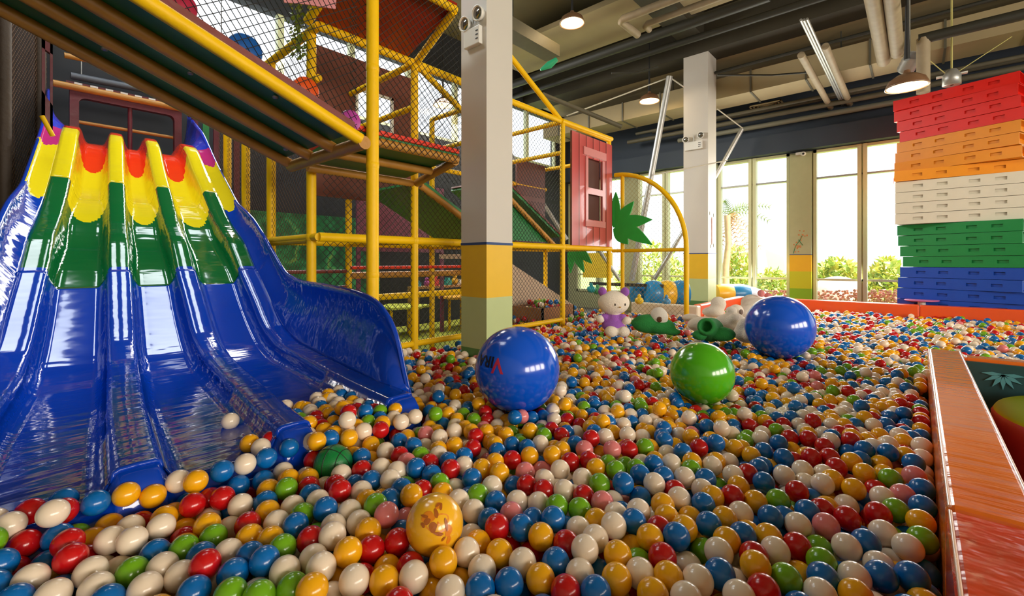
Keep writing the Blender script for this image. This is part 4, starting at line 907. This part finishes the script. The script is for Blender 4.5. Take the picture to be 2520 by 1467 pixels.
# frog
c = at_d(1610, 790, 4.75); fr = thing('plush_frog', 'green plush frog lying down with a big bulging white eye', 'plush toy', (c.x, c.y, .42))
plush('body', [(loc(c, -.06, 0, -.03), (.17, .11, .10), TR, 'Z'), (loc(c, .06, .02, -.05), (.15, .11, .085), TR, 'Z'), (loc(c, .17, .05, -.1), (.09, .06, .035), TR, 'Z'), (loc(c, -.17, 0, -.03), (.07, .06, .04), TR, 'Z')], PGN, fr)
MB().ell(loc(c, .045, .04, .045), (.092, .07, .105), 24).build('eyeball', mat('cream_plush', (.78, .73, .65), .8, bump=.3, bscale=80), fr); MB().ell(loc(c, .04, .108, .03), (.03, .014, .03), 16, 0).build('pupil', mat('brown_eye', (.12, .05, .02), .25), fr)
# big white plush lying on its back
c = at_d(1790, 790, 4.9); wb_ = thing('plush_bear', 'long white plush bear lying across the balls behind the blue exercise ball', 'plush toy', (c.x, c.y, .42))
q = lambda px, py, d: at_d(px, py, d)
plush('body', [(q(1738, 800, 4.9), (.2, .14, .09), TR + .1, 'Z'), (q(1800, 795, 4.8), (.17, .14, .1), TR, 'Z'), (q(1840, 820, 4.5), (.13, .11, .1)), (q(1755, 768, 5.1), (.12, .1, .06), TR, 'Z'), (q(1768, 748, 5.1), (.085, .07, .085)), (q(1700, 782, 5.1), (.1, .08, .045), TR, 'Z'),
               (q(1800, 765, 4.8), (.06, .06, .05)), (q(1812, 785, 4.7), (.08, .08, .06)), (q(1835, 805, 4.5), (.085, .08, .09)), (q(1850, 825, 4.4), (.08, .08, .08))], PLW, wb_, .014)
c2 = at_d(1850, 760, 5.3); wp = thing('plush_pig', 'pale plush pig lying behind the blue exercise ball with a pink ear showing', 'plush toy', (c2.x, c2.y, .42))
plush('body', [(q(1870, 760, 5.3), (.22, .16, .13), TR, 'Z'), (q(1850, 745, 5.4), (.12, .12, .1)), (q(1812, 765, 5.1), (.08, .07, .075)), (q(1845, 765, 5.2), (.1, .08, .07)), (q(1840, 780, 5.2), (.12, .1, .1)), (q(1880, 790, 5.3), (.2, .15, .13))], PLW, wp, .014)
plush('ear', [(q(1873, 722, 5.3), (.04, .03, .045)), (q(1890, 727, 5.3), (.05, .03, .03))], mat('pink_plush', (.75, .25, .25), .9, bump=.3, bscale=80), wp, .008)
MB().ell(q(1824, 768, 4.98), (.022, .022, .03), 14).build('snout', mat('grey_felt', (.25, .18, .15), .8), wp)
# green plush tube
c = at_d(1740, 805, 4.35); gt = thing('plush_tube', 'green plush toy with an open round snout pointing at the camera', 'plush toy', (c.x, c.y, .42))
M = (fx * .9 - rx * .35 + Vector((0, 0, .25))).to_track_quat('Z', 'Y').to_matrix().to_4x4()
MB().lathe([(.001, -.02), (.04, -.02), (.05, .03), (.052, .055), (.066, .06), (.08, .045), (.085, .02), (.085, -.05), (.1, -.12), (.12, -.2), (.10, -.3), (.001, -.34)], c, 28, M=M).build('body', PGN, gt)
plush('leg', [(at_d(1775, 822, 4.4), (.13, .09, .07), TR - .3, 'Z'), (at_d(1722, 825, 4.4), (.07, .07, .05))], PGN, gt, .01)
# ================================================================== RIGHT: TOWER OF GIANT HOLLOW PLANKS
LB, WD, HB = 1.43, .72, .170
def brick_mesh(m):
    b = MB(); x0, x1, y0, y1, z0, z1 = -LB / 2, LB / 2, -WD / 2, WD / 2, 0, HB - .004; t = .014
    sl_ = [(-.50, -.38), (-.22, -.10), (.13, .25), (.40, .52)]; h0, h1 = .062, .108
    for side, yo in ((-1, y0), (1, y1 - t)):
        b.box((x0, yo, z0), (x1, yo + t, h0)); b.box((x0, yo, h1), (x1, yo + t, z1)); p = x0
        for a, c in sl_: b.box((p, yo, h0), (a, yo + t, h1)); p = c
        b.box((p, yo, h0), (x1, yo + t, h1))
    b.box((x0 + .1, y0 + .026, z0 + t), (x1 - .12, y0 + .036, z1 - t)); b.box((x0 + .1, y1 - .08, z0 + t), (x1 - .12, y1 - .07, z1 - t))
    b.box((x0, y0 + t, z0), (x1, y1 - t, z0 + t)); b.box((x0, y0 + t, z1 - t), (x1, y1 - t, z1)); b.box((x1 - .12, y0 + t, z0 + t), (x1 - .11, y1 - t, z1 - t)); b.box((x0 + .1, y0 + t, z0 + t), (x0 + .11, y1 - t, z1 - t))
    return b
BC = {'red': (.80, .014, .008), 'orange': (.86, .30, .01), 'white': (.74, .70, .58), 'green': (.006, .26, .06), 'blue': (.006, .075, .52)}
seq = ['blue'] * 7 + ['green'] * 4 + ['white'] * 4 + ['orange'] * 4 + ['red'] * 4
yaw = [0, 0, 0, -3, -5, -7, -9, -12.5, -10, -8, -5, 1, .5, -.5, -1, -3, -5, -7.5, -10, -14, -12.5, -11, -9]
xoff = [0, 0, 0, -.01, 0, .01, .02, .05, .03, .01, -.0, -.02, -.02, -.03, -.02, -.03, -.02, -.01, 0, .05, .03, .0, -.01]
pos = ['lowest', 'second from the bottom', 'third from the bottom', 'topmost']; pos7 = ['lowest', 'second from the floor', 'third from the floor', 'fourth from the floor', 'third from the top', 'second from the top', 'topmost']
TYC = 10.0
def fit_layer(xl, xr):
    best = None
    for yw in np.arange(-22, 6, .25):
        a = math.radians(yw); c_, s_ = math.cos(a), math.sin(a)
        # front-left corner relative to the centre
        fl = (-LB / 2 * c_ + WD / 2 * s_, -LB / 2 * s_ - WD / 2 * c_); fr_ = (LB / 2 * c_ + WD / 2 * s_, LB / 2 * s_ - WD / 2 * c_)
        g = (xl - 1260) / F; Yc = TYC + fl[1]; Xc = Yc * (g * Cc - S) / (g * S + Cc); cx = Xc - fl[0]
        u = proj((cx + fr_[0], TYC + fr_[1], 1))[0]
        if best is None or abs(u - xr) < best[0]: best = (abs(u - xr), yw, cx)
    return best[1], best[2]
FITS = [(2208, 2530)] * 4 + [(2208, 2525), (2210, 2512), (2215, 2500), (2222, 2485), (2215, 2500), (2210, 2508), (2208, 2518)] + [(2203, 2530)] * 4 + [(2201, 2525), (2201, 2515), (2203, 2508), (2207, 2492), (2214, 2478), (2207, 2492), (2200, 2505), (2198, 2510)]
FITS = [fit_layer(*f) for f in FITS]; pm = {}; bme = {}
for c in BC:
    mm = mat('hollow_plank_' + c, BC[c], .38, var=.06, bump=.05)
    o = brick_mesh(mm).build('giant_plank', mm, local=True); bme[c] = o
used = set()
for i, c in enumerate(seq):
    if c in used: o = bme[c].copy(); COL.objects.link(o)
    else: o = bme[c]; used.add(c)
    o.location = (FITS[i][1], TYC, i * .1722); o.rotation_euler = (0, 0, math.radians(FITS[i][0]))
    if c == 'blue': lab = 'hollow blue plastic plank, %s, at the foot of the tower' % pos7[i]
    else:
        k = (i - 7) % 4; lab = 'hollow %s plastic plank, %s of the %s ones in the tower' % (c, pos[k], c)
    tag(o, lab, 'toy plank', 'giant planks of the rainbow tower')
# little stools in front of the tower
t = thing('toddler_stool', 'pink and lilac round stool top peeping over the border by the tower', 'stool', at_Y(2268, 749, 9.78) * 1)
t.location.z = 0
p = at_Y(2268, 749, 9.72); MB().lathe([(.001, .69), (.2, .69), (.215, .68), (.2, .665), (.001, .665)], (p.x - 0, 9.7, 0), 24).build('seat', mat('stool_pink', (.55, .15, .35), .4), t); MB().tube([(p.x, 9.7, 0), (p.x, 9.7, .67)], .05, 12).build('leg', WHITEP, t)
# ================================================================== PENDANT LAMPS
def lamp_proto():
    t = thing('pendant_lamp', '', 'pendant lamp', (0, 0, 0), 'bell-shaped pendant lamps')
    MB().lathe([(.03, .16), (.035, .12), (.10, .10), (.17, .05), (.20, -.02), (.205, -.04), (.197, -.04), (.192, -.02), (.163, .042), (.10, .088), (.001, .10)], n=32).build('shade', [mat('brown_lamp_enamel', (.20, .10, .05), .35, coat=.3)], t, local=True)
    MB().lathe([(.001, .088), (.09, .086), (.158, .04), (.186, -.022), (.19, -.035), (.185, -.035), (.155, .035), (.088, .08), (.001, .082)], n=32).build('inner_reflector', mat('cream_lamp_enamel', (.8, .72, .5), .4), t, local=True)
    MB().ell((0, 0, .035), (.035, .035, .045), 14).build('bulb', mat('warm_bulb', (1, .72, .35), .3, emit=5), t, local=True)
    MB().tube([(0, 0, .1), (0, 0, .2), (0, 0, 1)], [.03, .02, .004], 8).build('cord', BLK, t, local=True)
    return t
LP = [(1408, 52, 7.4, 'pendant lamp with brown shade nearest the top centre, just right of the near pillar'), (1598, 245, 9.3, 'brown pendant lamp hanging between the near pillar and the grey leaning pole'),
      (1090, 255, 9.5, 'pendant lamp seen through the net left of the near pillar'), (2232, 207, 5.3, 'pendant lamp hanging closest to the block tower'), (2212, 322, 8.4, 'far pendant lamp half hidden behind the top of the block tower'),
      (545, 366, 7.9, 'small far pendant lamp right of the slide top')]
lp = lamp_proto()
for i, (px, py, d, lab) in enumerate(LP):
    t = lp if i == 0 else copy_tree(lp); c = at_d(px, py, d); t.location = c; t['label'] = lab
    for ch in t.children:
        if ch.name.startswith('cord'): ch.scale = (1, 1, max(.3, (ZC - c.z)))
    L = bpy.data.lights.new('lamp_glow', 'POINT'); L.energy = 6; L.color = (1, .75, .42); L.shadow_soft_size = .05
    lo = bpy.data.objects.new('lamp_glow', L); COL.objects.link(lo); lo.parent = t; lo.location = (0, 0, -.06)
# ================================================================== EMERGENCY LIGHTS, CAMERA
def twin(c, w, label):
    t = thing('emergency_light', label, 'emergency light', c); f = Vector((0, -1, 0)); y = c[1]
    b = MB().box((c[0] - w * .5, y - .045, c[2] - .09), (c[0] + w * .5, y, c[2] + .07)); b.build('housing', WHITEP, t, bevel=.006)
    b = MB(); 
    for k in range(3): b.box((c[0] + w * .28, y - .048, c[2] - .05 + k * .035), (c[0] + w * .42, y - .044, c[2] - .04 + k * .035))
    b.build('indicator', BLK, t)
    for s_ in (-1, 1):
        M = Matrix.Rotation(math.radians(100), 4, 'X') @ Matrix.Rotation(0, 4, 'Z'); cc = (c[0] + s_ * w * .42, y - .04, c[2] + .15 + .02 * s_)
        h = MB().lathe([(.02, -.05), (.045, -.045), (.062, .0), (.065, .02), (.058, .02), (.05, .008), (.001, -.012)], cc, 24, M=M).build('lamp_head', WHITEP, t)
        MB().lathe([(.001, .012), (.052, .010), (.054, .004)], cc, 24, M=M).build('lens', mat('lamp_lens', (.25, .24, .22), .08, metal=.8), h)
    MB().tube([(c[0], y - .02, c[2] + .06), (c[0], y - .02, c[2] + .2)], .008, 6).build('bracket', STEEL, t)
p = at_Y(1163, 95, 2.83); twin((p.x + .03, 2.83, p.z), .2, 'white twin-head emergency light high on the near pillar')
p = at_Y(1708, 358, 8.99); twin((p.x, 8.99, p.z), .34, 'white twin-head emergency light on the far pillar')
p = at_Y(1972, 380, 10.8); t = thing('security_camera', 'small white dome security camera above the wall pillar between the windows', 'security camera', p)
MB().box((p.x - .1, 10.8, p.z), (p.x + .05, 10.88, p.z + .05)).build('bracket', WHITEP, t); MB().ell((p.x + .04, 10.76, p.z), (.05, .06, .045), 16).build('housing', WHITEP, t); MB().ell((p.x + .05, 10.70, p.z - .01), (.022, .015, .022), 12).build('lens', BLK, t)
# small painted flower on the wall pillar, simple painted figure on the far pillar
b = MB(); Yp = YB - .126
t = thing('painted_flower', 'small painted flower branch on the wall pillar between the windows', 'wall painting', at_Y(1968, 600, Yp))
def wp_(px, py): return at_Y(px, py, Yp)
b = MB(); b.tube([wp_(1952, 624), wp_(1958, 605), wp_(1968, 592), wp_(1974, 580)], .006, 5); b.tube([wp_(1965, 590), wp_(1976, 604)], .006, 5); b.build('stem', mat('painted_stem', (.03, .2, .06), .6), t)
b = MB(); rr = random.Random(5)
for k in range(26):
    cx, cy = (1974, 580) if k % 2 else (1961, 608); q_ = wp_(cx + rr.gauss(0, 6), cy + rr.gauss(0, 5)); b.ell(q_, (.013, .003, .013), 8)
b.build('petals', mat('painted_petal', (.65, .22, .06), .6), t)
t = thing('painted_figure', 'small faded red figure painted on the narrow side of the far pillar', 'wall painting', (C2[2], 9.2, 1.7))
b = MB(); X = C2[2] + .003
for (py, r_, w) in ((545, .09, .04), (560, .11, .035), (576, .11, .03), (592, .09, .03)): q_ = at_X(1752, py, X); b.ell(q_, (.003, w * .8, r_), 10)
b.build('body', mat('faded_red_paint', (.45, .20, .15), .7), t)
b = MB()
for py, dx in ((525, -5), (530, 4), (606, -4), (604, 4)): q_ = at_X(1752 + dx, py, X); b.ell(q_, (.003, .014, .04), 8)
b.build('limbs', mat('faded_grey_paint', (.25, .28, .26), .7), t)
# ================================================================== CEILING SERVICES
PIPE = mat('olive_pipe_paint', (.11, .10, .065), .55, var=.2); PIPEL = mat('beige_pipe_lagging', (.34, .27, .17), .6, var=.2, bump=.2, bscale=12); PIPED = mat('dark_pipe_paint', (.03, .03, .022), .55)
def pipe(pts, r, m, label, name='ceiling_pipe', n=12):
    return tag(MB().tube(pts, r, n).build(name, m), label, 'pipe', 'pipes and conduits under the ceiling')
def X_(py_px, z):  # Y of a line running along X that passes a pixel at height z
    return at_z(*py_px, z)
def along_x(pxa, pxb, z, r, m, label, ext=(0, 0)):
    a = at_z(*pxa, z); b_ = at_z(*pxb, z); y = (a.y + b_.y) / 2; return pipe([(a.x - ext[0], y, z), (b_.x + ext[1], y, z)], r, m, label)
along_x((1410, 165), (1690, 50), 5.3, .085, PIPED, 'thick dark pipe crossing from the near pillar to the top of the far pillar', (3, 1.2))
along_x((1345, 218), (1683, 95), 5.35, .06, PIPED, 'dark pipe just below the thick one, running to the far pillar', (3, 5))
along_x((1760, 180), (1990, 118), 5.0, .03, PIPED, 'thin dark conduit along the tan ceiling right of the far pillar', (0, 4))
along_x((1770, 205), (2000, 170), 5.0, .025, PIPE, 'second thin conduit right of the far pillar', (0, 4))
a = at_z(1525, 50, 5.1); b_ = at_z(1730, -40, 5.1); c = at_z(1582, 98, 5.1)
pipe([(b_.x + 1, a.y, 5.1), (a.x + .05, a.y, 5.1), (a.x, a.y + .05, 5.1), (a.x, a.y + .62, 5.1)], .06, PIPEL, 'tan lagged pipe with an elbow at the top centre, left one of the pair')
a = at_z(1585, 62, 5.15); pipe([(b_.x + 1.2, a.y, 5.15), (a.x + .05, a.y, 5.15), (a.x, a.y + .05, 5.15), (a.x, a.y + .2, 5.15)], .05, PIPEL, 'tan lagged pipe with an elbow at the top centre, right one of the pair')
for k, (p0, p1, r, m, lb) in enumerate((((2140, -10), (2180, 150), .085, PIPEL, 'thick beige pipe coming down from the top right, left of the pair'), ((2188, -10), (2212, 130), .08, PIPEL, 'thick beige pipe coming down from the top right, right of the pair'),
        ((1987, 150), (2052, 288), .05, PIPEL, 'beige pipe running away under the duct, left of the three bright conduits'), ((2045, 130), (2097, 280), .05, PIPEL, 'beige pipe running away beside the bright conduits'),
        ((1985, 70), (2075, 270), .016, STEEL, 'leftmost bright thin conduit running towards the windows'), ((1992, 70), (2081, 272), .016, STEEL, 'middle bright thin conduit running towards the windows'), ((1999, 68), (2087, 272), .016, STEEL, 'rightmost bright thin conduit running towards the windows'))):
    zz = 4.36; a, b_ = at_z(*p0, zz), at_z(*p1, zz); x = (a.x + b_.x) / 2; pipe([(x, max(a.y - .3, 0), zz), (x, b_.y, zz)], r, m, lb)
a = at_d(2272, 95, 6.2); b_ = at_d(2262, 235, 6.3)
pipe([(a.x, a.y, a.z), (a.x, a.y, b_.z)], .075, PIPEL, 'thick beige vertical drop pipe behind the lamp beside the tower'); pipe([(a.x - .05, a.y, a.z), (6.5, a.y, a.z)], .07, PIPED, 'dark horizontal pipe feeding the beige drop pipe')
for k, (y, z, r, m, lb) in enumerate(((10.35, 4.32, .05, PIPE, 'lowest olive pipe in the bundle above the windows'), (10.2, 4.45, .035, PIPE, 'second olive pipe in the bundle above the windows'), (10.5, 4.5, .045, PIPE, 'third olive pipe in the bundle above the windows'), (10.05, 4.62, .03, PIPEL, 'upper tan pipe in the bundle above the windows'), (10.6, 4.2, .055, mat('grey_green_pipe', (.2, .2, .15), .5), 'grey-green pipe closest to the blue wall above the windows'), (9.9, 4.75, .025, PIPE, 'topmost thin conduit in the bundle above the windows'))):
    pipe([(-5.5 + .3 * k, y + .25, z), (7, y + .25, z)], r, m, lb)
pipe([at_d(1335, 232, 8), at_d(1530, 312, 8)], .04, PIPE, 'olive strut sloping down to the right beside the corner of the frame')
pipe([at_d(1505, 180, 7.5), at_d(1565, 180, 7.5), at_d(1620, 165, 7.3)], .015, PIPED, 'thin drooping cable left of the leaning pole')
pipe([at_d(1765, 185, 8), at_d(1900, 185, 8), at_d(1990, 178, 7.5)], .015, PIPED, 'thin drooping cable right of the far pillar')
# soffit panels between beams (tan), air duct with grille
a = at_z(1765, 285, 4.5); 
dt = thing('air_duct', 'long tan air duct with a square diffuser in front of the windows', 'air duct', (2, 9.9, 4.5))
MB().box((-7.4, 9.55, 4.55), (6.5, 10.25, 4.95)).build('casing', [SOFF], dt); b = MB()
for x in np.arange(-6.9, 6.5, .9): MB().box((x, 9.53, 4.53), (x + .03, 10.27, 4.97)).build('flange', PIPE, dt)
for x in (-4, -1, 2, 5): MB().tube([(x, 9.8, 4.9), (x, 9.8, ZC)], .01, 6).build('hanger', PIPED, dt)
g = at_z(1890, 262, 4.54); 
b = MB(); 
for k in range(5):
    s_ = .30 - k * .06; z = 4.545 - .006 * (5 - k) * .5
    for (x0, y0, x1, y1) in ((-s_, -s_, s_, -s_ + .025), (-s_, s_ - .025, s_, s_), (-s_, -s_, -s_ + .025, s_), (s_ - .025, -s_, s_, s_)): b.box((g.x + x0, g.y + y0, z - .012), (g.x + x1, g.y + y1, z + .004))
b.build('diffuser', SOFF, dt); MB().box((g.x - .29, g.y - .29, 4.542), (g.x + .29, g.y + .29, 4.549)).build('grille_recess', BLK, dt)
tag(MB().box((-7.0, 7.0, 5.75), (6.5, 8.3, 5.85)).build('soffit_panel', SOFF), 'tan boxed soffit running across the ceiling in front of the beam', 'soffit')
tag(MB().box((-7.4, 9.52, 5.33), (7, 10.9, 5.45)).build('soffit_panel', SOFF), 'tan soffit strip just behind the dark ceiling beam', 'soffit')
dk = thing('cable_tray', 'dark cable tray box at the top left of the ceiling next to the near pillar', 'cable tray', (-3.6, 6.0, 4.6))
a, b_ = at_z(1262, 85, 4.8), at_z(1375, 140, 4.8); MB().box((a.x - .2, a.y - .3, 4.8), (a.x + .1, b_.y, 5.0)).build('tray', PIPE, dk); MB().tube([(a.x, a.y, 4.9), (a.x, a.y, ZC)], .01, 6).build('hanger', PIPED, dk)
tag(MB().tube([at_d(1330, 172, 6), at_d(1352, 160, 6), at_d(1370, 146, 6)], [.015, .05, .03], 8).build('green_cloth', mat('green_cloth', (.01, .35, .15), .6)), 'scrap of bright green cloth caught on a ceiling pipe', 'cloth')
for (px, py, d, lb) in ((2238, 155, 6.5, 'shiny silver flexible duct end beside the drop pipe'),):
    c = at_d(px, py, d); b = MB()
    M = Matrix.Rotation(.9, 4, 'X') @ Matrix.Rotation(.4, 4, 'Y'); prof = []
    for k in range(9): prof += [(.10 + (.008 if k % 2 else 0), -.12 + k * .03)]
    b.lathe(prof, c, 20, M=M).tube([c, (c.x, c.y, ZC)], .012, 6).build('flexible_duct', STEEL); tag(bpy.data.objects['flexible_duct'], lb, 'duct')
t = thing('fan_unit', 'white hanging ceiling fan with short blades above the tower', 'ceiling fan', at_d(2342, 185, 6.4)); c = at_d(2342, 185, 6.4)
MB().box((c.x - .16, c.y - .03, c.z - .01), (c.x + .16, c.y + .03, c.z + .01)).build('blade', WHITEP, t); MB().lathe([(.05, .08), (.1, .0), (.1, -.14), (.02, -.14)], c, 20).build('motor', STEEL, t); MB().tube([c, (c.x, c.y, ZC)], .012, 8).build('rod', mat('yellow_rope', (.5, .45, .15), .7), t)
pipe([at_d(2360, 175, 6.4), at_d(2490, 90, 6.2)], .006, mat('yellow_rope', (.5, .45, .15), .7), 'thin stay wire running up right from the hanging fan'); pipe([at_d(2283, 145, 6.4), at_d(2325, 180, 6.4)], .006, mat('yellow_rope', (.5, .45, .15), .7), 'thin stay wire left of the hanging fan')
# ================================================================== BUNGEE TRAMPOLINE
bt = thing('bungee_trampoline', 'bungee trampoline with leaning grey poles and blue, white and yellow air cushions beyond the pillars', 'trampoline', (-3.4, 8.6, 0))
MB().tube([at_d(1555, 690, 8.9), at_d(1648, 188, 8.3)], .055, 14).build('pole', STEEL, bt); MB().tube([at_d(1610, 688, 10.2), at_d(1700, 540, 9.9), at_d(1826, 318, 9.6)], .045, 14).build('pole', STEEL, bt)
MB().tube([at_d(1395, 590, 9.5), at_d(1250, 370, 9.5)], .045, 14).build('pole', STEEL, bt); MB().tube([at_d(1470, 610, 9.5), at_d(1525, 690, 9.5)], .035, 14).build('pole', STEEL, bt)
ROPE = mat('white_rope', (.65, .62, .52), .8)
for p_, q_ in (((1648, 190), (1395, 285)), ((1648, 190), (1684, 215)), ((1828, 316), (1765, 268)), ((1610, 430), (1790, 395))):
    MB().tube([at_d(*p_, 8.4 if p_[0] < 1700 else 9.6), at_d(*q_, 8.4 if p_[0] < 1700 else 9.6)], .012, 6).build('rope', ROPE, bt)
MB().box(tuple(at_d(1450, 694, 9.0))[:3], (at_d(1450, 694, 9.0).x + 1.5, at_d(1450, 694, 9.0).y + .06, at_d(1450, 694, 9.0).z - .06)).build('frame_bar', BLK, bt)
BLC = mat('cushion_blue', (.01, .22, .5), .35, coat=.3); YLC = mat('cushion_yellow', (.85, .5, .03), .35, coat=.3); WLC = mat('cushion_white', (.75, .78, .8), .35, coat=.3)
def cushion(px0, px1, py, d, r, ms):
    n = len(ms)
    for k, m in enumerate(ms):
        a = at_d(px0 + (px1 - px0) * k / n, py, d); c = at_d(px0 + (px1 - px0) * (k + 1) / n, py, d); v = (c - a); pr = []
        N = 8; rs = [r * (.86 + .14 * math.sin(math.pi * j / N)) for j in range(N + 1)]
        MB().tube([a + v * j / N for j in range(N + 1)], rs, 18).build('air_cushion', m, bt)
cushion(1555, 1590, 722, 8.6, .2, [BLC]); cushion(1592, 1690, 722, 8.2, .24, [BLC, YLC, BLC])
cushion(1762, 1840, 722, 9.6, .2, [YLC, BLC])
c = at_d(1800, 728, 10.1); MB().ell(c, (.75, .35, .26), 28).build('air_dome', WLC, bt)
# toys beyond arch
for i, (px, py, d, col, nm) in enumerate(((1455, 712, 7.4, (.02, .45, .5), 'turquoise'), (1470, 716, 7.5, (.1, .5, .2), 'mint green'), (1573, 740, 7.3, (.85, .6, .03), 'yellow'), (1640, 742, 7.35, (.05, .25, .5), 'blue'))):
    c = at_d(px, py, d); tag(MB().ell(c, (.07, .07, .06), 16).ell(c + Vector((0, 0, .07)), (.03, .03, .04), 10).build('small_toy', mat('toy_' + nm, col, .35)), 'small %s toy behind the cream border near the arch' % nm, 'toy', 'small toys beyond the arch')
YPAN = mat('yellow_wall_panel', (.8, .55, .03), .5)
tag(MB().box((-6.2, 9.6, .9), (-5.4, 9.65, 1.5)).build('yellow_panel', YPAN), 'bright yellow panel seen through the net behind the lower palm cut-out', 'panel')
# ================================================================== OUTSIDE
GR = mat('sunny_lawn', (.30, .38, .10), .9, var=.3, vscale=4)
tag(MB().box((-40, YB + .3, -.2), (30, 60, -.02)).build('lawn', GR), 'sunlit lawn outside the windows', 'lawn', kind='stuff')
LEAF = [mat('hedge_leaf_light', (.62, .72, .18), .6, var=.3, vscale=9), mat('hedge_leaf_dark', (.35, .50, .12), .6, var=.3, vscale=9), mat('hedge_leaf_yellow', (.65, .60, .12), .6)]
def bush(px0, px1, pytop, pybot, Y, n, leaf, label, sz=.14, mi=(0, 1, 2)):
    c = at_Y((px0 + px1) / 2, pybot, Y); t = thing('garden_bush', label, 'bush', (c.x, Y, 0)); b = MB(); rr = random.Random(px0)
    for k in range(int(n * 2.4)):
        px = rr.uniform(px0, px1); f = 1 - abs((px - (px0 + px1) / 2) / ((px1 - px0) / 2)) ** 2 * .6
        py = pybot - (pybot - pytop) * f * rr.random() ** .8; p = at_Y(px, py, Y + rr.uniform(-.3, .5)); s = sz * .62 * rr.uniform(.5, 1.2)
        d = Vector((rr.gauss(0, 1), rr.gauss(0, .6), abs(rr.gauss(.4, 1)))).normalized(); w = d.cross(Vector((rr.gauss(0, 1), rr.gauss(0, 1), rr.gauss(0, 1)))).normalized() * s * .2
        b.add([p, p + d * s * .5 + w, p + d * s, p + d * s * .5 - w], [(0, 1, 2, 3)], rr.choice(mi))
    b.build('leaves', LEAF, t); MB().tube([(c.x, Y, 0), (c.x, Y, .8)], .04, 8).build('stem', mat('bark', (.25, .17, .1), .9), t)
bush(1770, 1860, 610, 740, 15.5, 500, 0, 'leafy green bush behind the palm trunk outside the left window', .35)
bush(1855, 1945, 665, 735, 13.5, 420, 0, 'yellow-green bush outside, right half of the window left of the wall pillar', .25)
bush(2008, 2115, 640, 700, 14.5, 420, 0, 'feathery green shrub behind the rock outside the window', .32); bush(2125, 2235, 640, 745, 14.0, 500, 0, 'green shrub outside between the mullion and the tower', .32)
bush(1520, 1690, 600, 735, 15.0, 600, 0, 'pale shrubbery outside seen through the arch net', .35)
FL = [mat('pink_flower', (.75, .32, .28), .6), mat('coral_flower', (.8, .42, .3), .6)]
for (x0, x1, lb) in ((1858, 1942, 'row of pink flowers outside below the window left of the wall pillar'), (2008, 2118, 'bed of pink flowers in front of the rock outside'), (2126, 2212, 'pink flowers outside beside the tower')):
    c = at_Y((x0 + x1) / 2, 735, 12.2); t = thing('flower_bed', lb, 'flowers', (c.x, 12.2, 0)); b = MB(); rr = random.Random(x0)
    for k in range(160):
        p = at_Y(rr.uniform(x0, x1), rr.uniform(714, 748), 12.2 + rr.uniform(-.2, .2)); b.ell(p, (.03, .03, .025), 6, rr.randint(0, 1))
    b.build('blossoms', FL, t); b = MB()
    for k in range(30): p = at_Y(rr.uniform(x0, x1), 735, 12.2); b.tube([(p.x, p.y, 0), p], .006, 4)
    b.build('stems', LEAF[1], t)
c = at_Y(2062, 722, 13.0); b = MB().ell((c.x, 13.0, c.z - .15), (.62, .4, .55), 24); o = b.build('garden_rock', mat('pale_rock', (.62, .52, .46), .9, var=.2, bump=.6, bscale=5)); tag(o, 'big pale rounded rock outside the window right of the wall pillar', 'rock')
TRK = mat('palm_bark', (.55, .36, .22), .9, var=.3); DRY = mat('dry_frond', (.62, .36, .16), .8, var=.2); FRD = mat('palm_frond', (.30, .40, .16), .7)
pt = thing('palm_tree', 'slender palm tree with dry hanging fronds outside the window right of the far pillar', 'palm tree', at_Y(1785, 740, 14.5)); pt.location.z = 0
a = at_Y(1786, 745, 14.5); MB().tube([(a.x, 14.5, 0), at_Y(1786, 660, 14.5), at_Y(1793, 600, 14.5), at_Y(1790, 530, 14.5)], [.12, .1, .09, .1], 10).build('trunk', TRK, pt)
rr = random.Random(11); top = at_Y(1795, 528, 14.5)
def frond(ang, L, dr, m, w=.09):
    b = MB(); prev = None
    for k in range(14):
        t = k / 13; p = top + Vector((math.cos(ang) * L * t, .2 * math.sin(ang * 3) * t, math.sin(ang) * L * t - dr * t * t))
        if prev is not None:
            d = (p - prev).normalized()
            for s_ in (-1, 1):
                q = prev + Vector((d.z * s_, 0, -d.x * s_)) * w * 2.2 * (1 - t * .5) + d * .12; b.add([prev, prev + d * .035, q], [(0, 1, 2)])
            b.tube([prev, p], .008, 4, cap=False)
        prev = p
    b.build('frond', m, pt)
for a_, L, dr in ((.9, 1.1, .8), (.55, 1.25, .5), (.3, 1.1, .6), (1.7, .9, .5), (2.4, .9, .6)): frond(a_, L, dr, FRD, .12)
for a_, L, dr in ((-.9, 1.0, .7), (-1.3, 1.2, .5), (-1.6, 1.3, .4), (-.6, .9, 1.0), (-1.9, 1.0, .4), (-.2, .9, .9)): frond(a_, L, dr, DRY, .10)
pt2 = thing('garden_sail', 'white triangular shade sail standing outside between bushes', 'sail', at_Y(1900, 660, 16)); A = [at_Y(1882, 612, 16), at_Y(1928, 632, 16), at_Y(1936, 690, 16), at_Y(1895, 690, 16)]
MB().prism(A, (0, .03, 0)).build('sail', mat('sail_white', (.78, .76, .74), .7), pt2)
